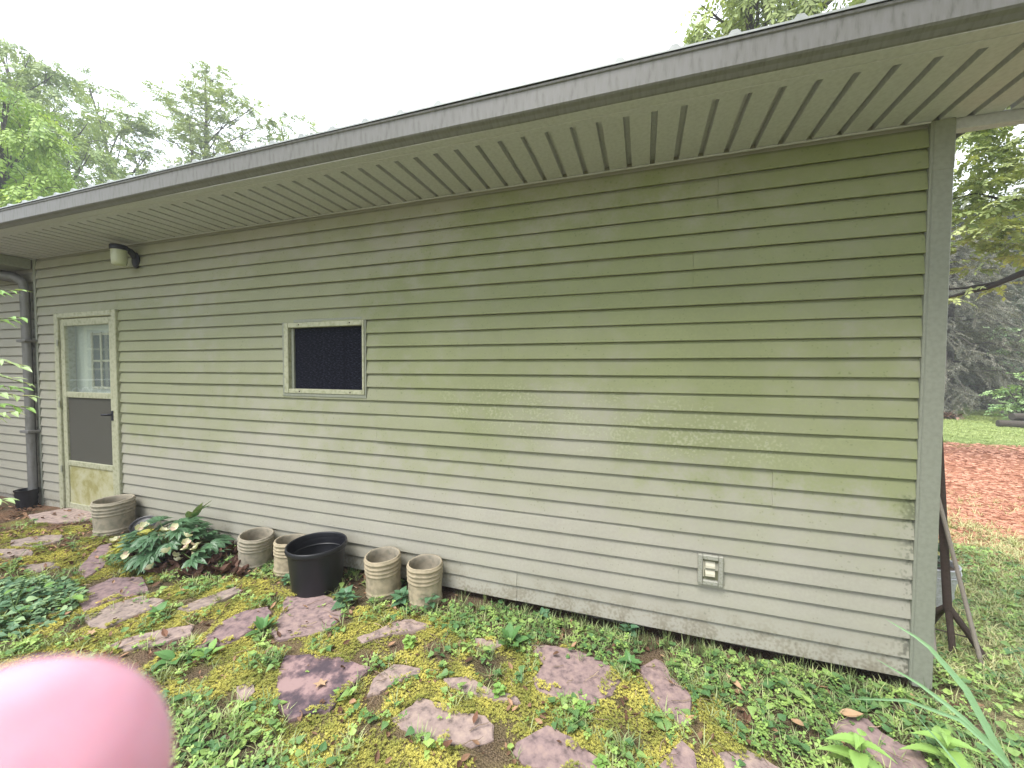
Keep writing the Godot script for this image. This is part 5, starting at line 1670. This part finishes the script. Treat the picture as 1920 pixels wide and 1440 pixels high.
# ---------------------------------------------------------------- the photographer's finger at the lens
func build_finger() -> void:
	var tipc := CAM + ray(-15, 1545) * 0.0200
	var back := CAM + ray(-720, 1930) * 0.0205
	var o := thing("finger", "pink out-of-focus fingertip reaching up close before the ground ivy", "finger", tipc)
	var dir := (tipc - back).normalized()
	var side := dir.cross(BZ).normalized()
	var up := side.cross(dir).normalized()
	var b := B.new()
	# swept finger: rounded tip, pad, first joint, second joint
	var st := [[0.0068, 0.0], [0.0064, 0.0022], [0.0055, 0.0045], [0.0040, 0.0060], [0.0018, 0.0070], [-0.0015, 0.0076], [-0.006, 0.0079], [-0.011, 0.0078], [-0.017, 0.0076], [-0.022, 0.0075], [-0.030, 0.0074], [-0.042, 0.0073], [-0.055, 0.0073], [-0.07, 0.0072], [-0.085, 0.0070]]
	var sides := 28
	var rings := []
	for k in st.size():
		var s: float = st[k][0]
		var bend := pow(maxf(0.0, -s - 0.022), 2.0) * 6.0
		var c := dir * s - up * bend
		var rr := []
		for j in sides:
			var a := TAU * j / sides
			var flat := 0.90 if sin(a) > 0 else 0.97
			var crease := 1.0 - 0.03 * (0.0)
			rr.append(c + (side * cos(a) + up * sin(a) * flat) * st[k][1] * crease)
		rings.append(rr)
	var nrm := func(k: int, j: int) -> Vector3:
		var a: Vector3 = rings[k][(j + 1) % sides] - rings[k][(j + sides - 1) % sides]
		var c2: Vector3 = rings[mini(k + 1, st.size() - 1)][j] - rings[maxi(k - 1, 0)][j]
		var n: Vector3 = a.cross(c2)
		if n.length() < 1e-12: return dir
		n = n.normalized()
		var out: Vector3 = rings[k][j] - dir * st[k][0]
		return n if n.dot(out) >= 0.0 or out.length() < 1e-6 else -n
	for k in st.size() - 1:
		for j in sides:
			var j2 := (j + 1) % sides
			b.quad_n(rings[k][j], rings[k][j2], rings[k + 1][j2], rings[k + 1][j], nrm.call(k, j), nrm.call(k, j2), nrm.call(k + 1, j2), nrm.call(k + 1, j))
	part(o, "skin", b.mesh(), M.skin)
	# nail plate on the far side of the tip
	b = B.new()
	var prev := []
	for k in 6:
		var t := k / 5.0
		var row := []
		for j in 7:
			var a2 := deg_to_rad(lerpf(-36.0, 36.0, j / 6.0))
			var rad := lerpf(0.0071, 0.0078, minf(t * 2.0, 1.0)) + 0.0002
			row.append(dir * (0.0016 - 0.0095 * t) + (side * sin(a2) + -BZ.slide(dir).normalized() * cos(a2)) * rad)
		if k > 0:
			for j in 6: b.quad(prev[j], prev[j + 1], row[j + 1], row[j])
		prev = row
	part(o, "nail", b.mesh(), M.nail)

# ---------------------------------------------------------------- scene
func _ready() -> void:
	var cam := Camera3D.new()
	cam.name = "camera"
	cam.keep_aspect = Camera3D.KEEP_HEIGHT
	add_child(cam)
	var at := CameraAttributesPhysical.new()
	at.frustum_focal_length = 12.25
	at.exposure_aperture = 14.0
	at.frustum_focus_distance = 3.2
	at.frustum_near = 0.004
	at.frustum_far = 600.0
	cam.attributes = at
	cam.fov = rad_to_deg(2.0 * atan(720.0 / FOCAL))
	cam.near = 0.004
	cam.far = 600.0
	cam.transform = Transform3D(Basis(BX, BY, BZ).orthonormalized(), CAM)
	cam.current = true
	var we := WorldEnvironment.new()
	we.name = "environment"
	var env := Environment.new()
	var sky := Sky.new()
	var sm := ProceduralSkyMaterial.new()
	sm.sky_top_color = Color(0.93, 0.96, 1.0)
	sm.sky_horizon_color = Color(0.97, 0.98, 1.0)
	sm.ground_bottom_color = Color(0.22, 0.22, 0.16)
	sm.ground_horizon_color = Color(0.5, 0.52, 0.46)
	sm.sky_energy_multiplier = 1.0
	sm.sun_angle_max = 1.0
	sky.sky_material = sm
	env.background_mode = Environment.BG_SKY
	env.sky = sky
	env.tonemap_mode = Environment.TONE_MAPPER_LINEAR
	env.tonemap_exposure = 3.0
	env.fog_enabled = true
	env.fog_density = 0.0032
	env.fog_light_color = Color(0.95, 0.97, 1.0)
	env.sdfgi_enabled = true
	env.ssao_enabled = true
	env.ssil_enabled = true
	we.environment = env
	add_child(we)
	var sun := DirectionalLight3D.new()
	sun.name = "sun"
	sun.light_energy = 0.5
	sun.light_angular_distance = 26.0
	sun.light_color = Color(1.0, 0.98, 0.95)
	sun.shadow_enabled = true
	sun.sky_mode = DirectionalLight3D.SKY_MODE_LIGHT_ONLY
	add_child(sun)
	sun.look_at_from_position(Vector3(-2.5, 12, 6), Vector3.ZERO)
	noise.seed = 7
	noise.frequency = 0.12
	noise.fractal_octaves = 3
	make_materials()
	make_leaves()
	build_ground()
	build_path()
	build_house()
	build_wing()
	build_fixtures()
	build_trees()
	build_pots()
	build_corner_things()
	build_hellebore()
	build_weeds()
	scatter_ground()
	build_finger()
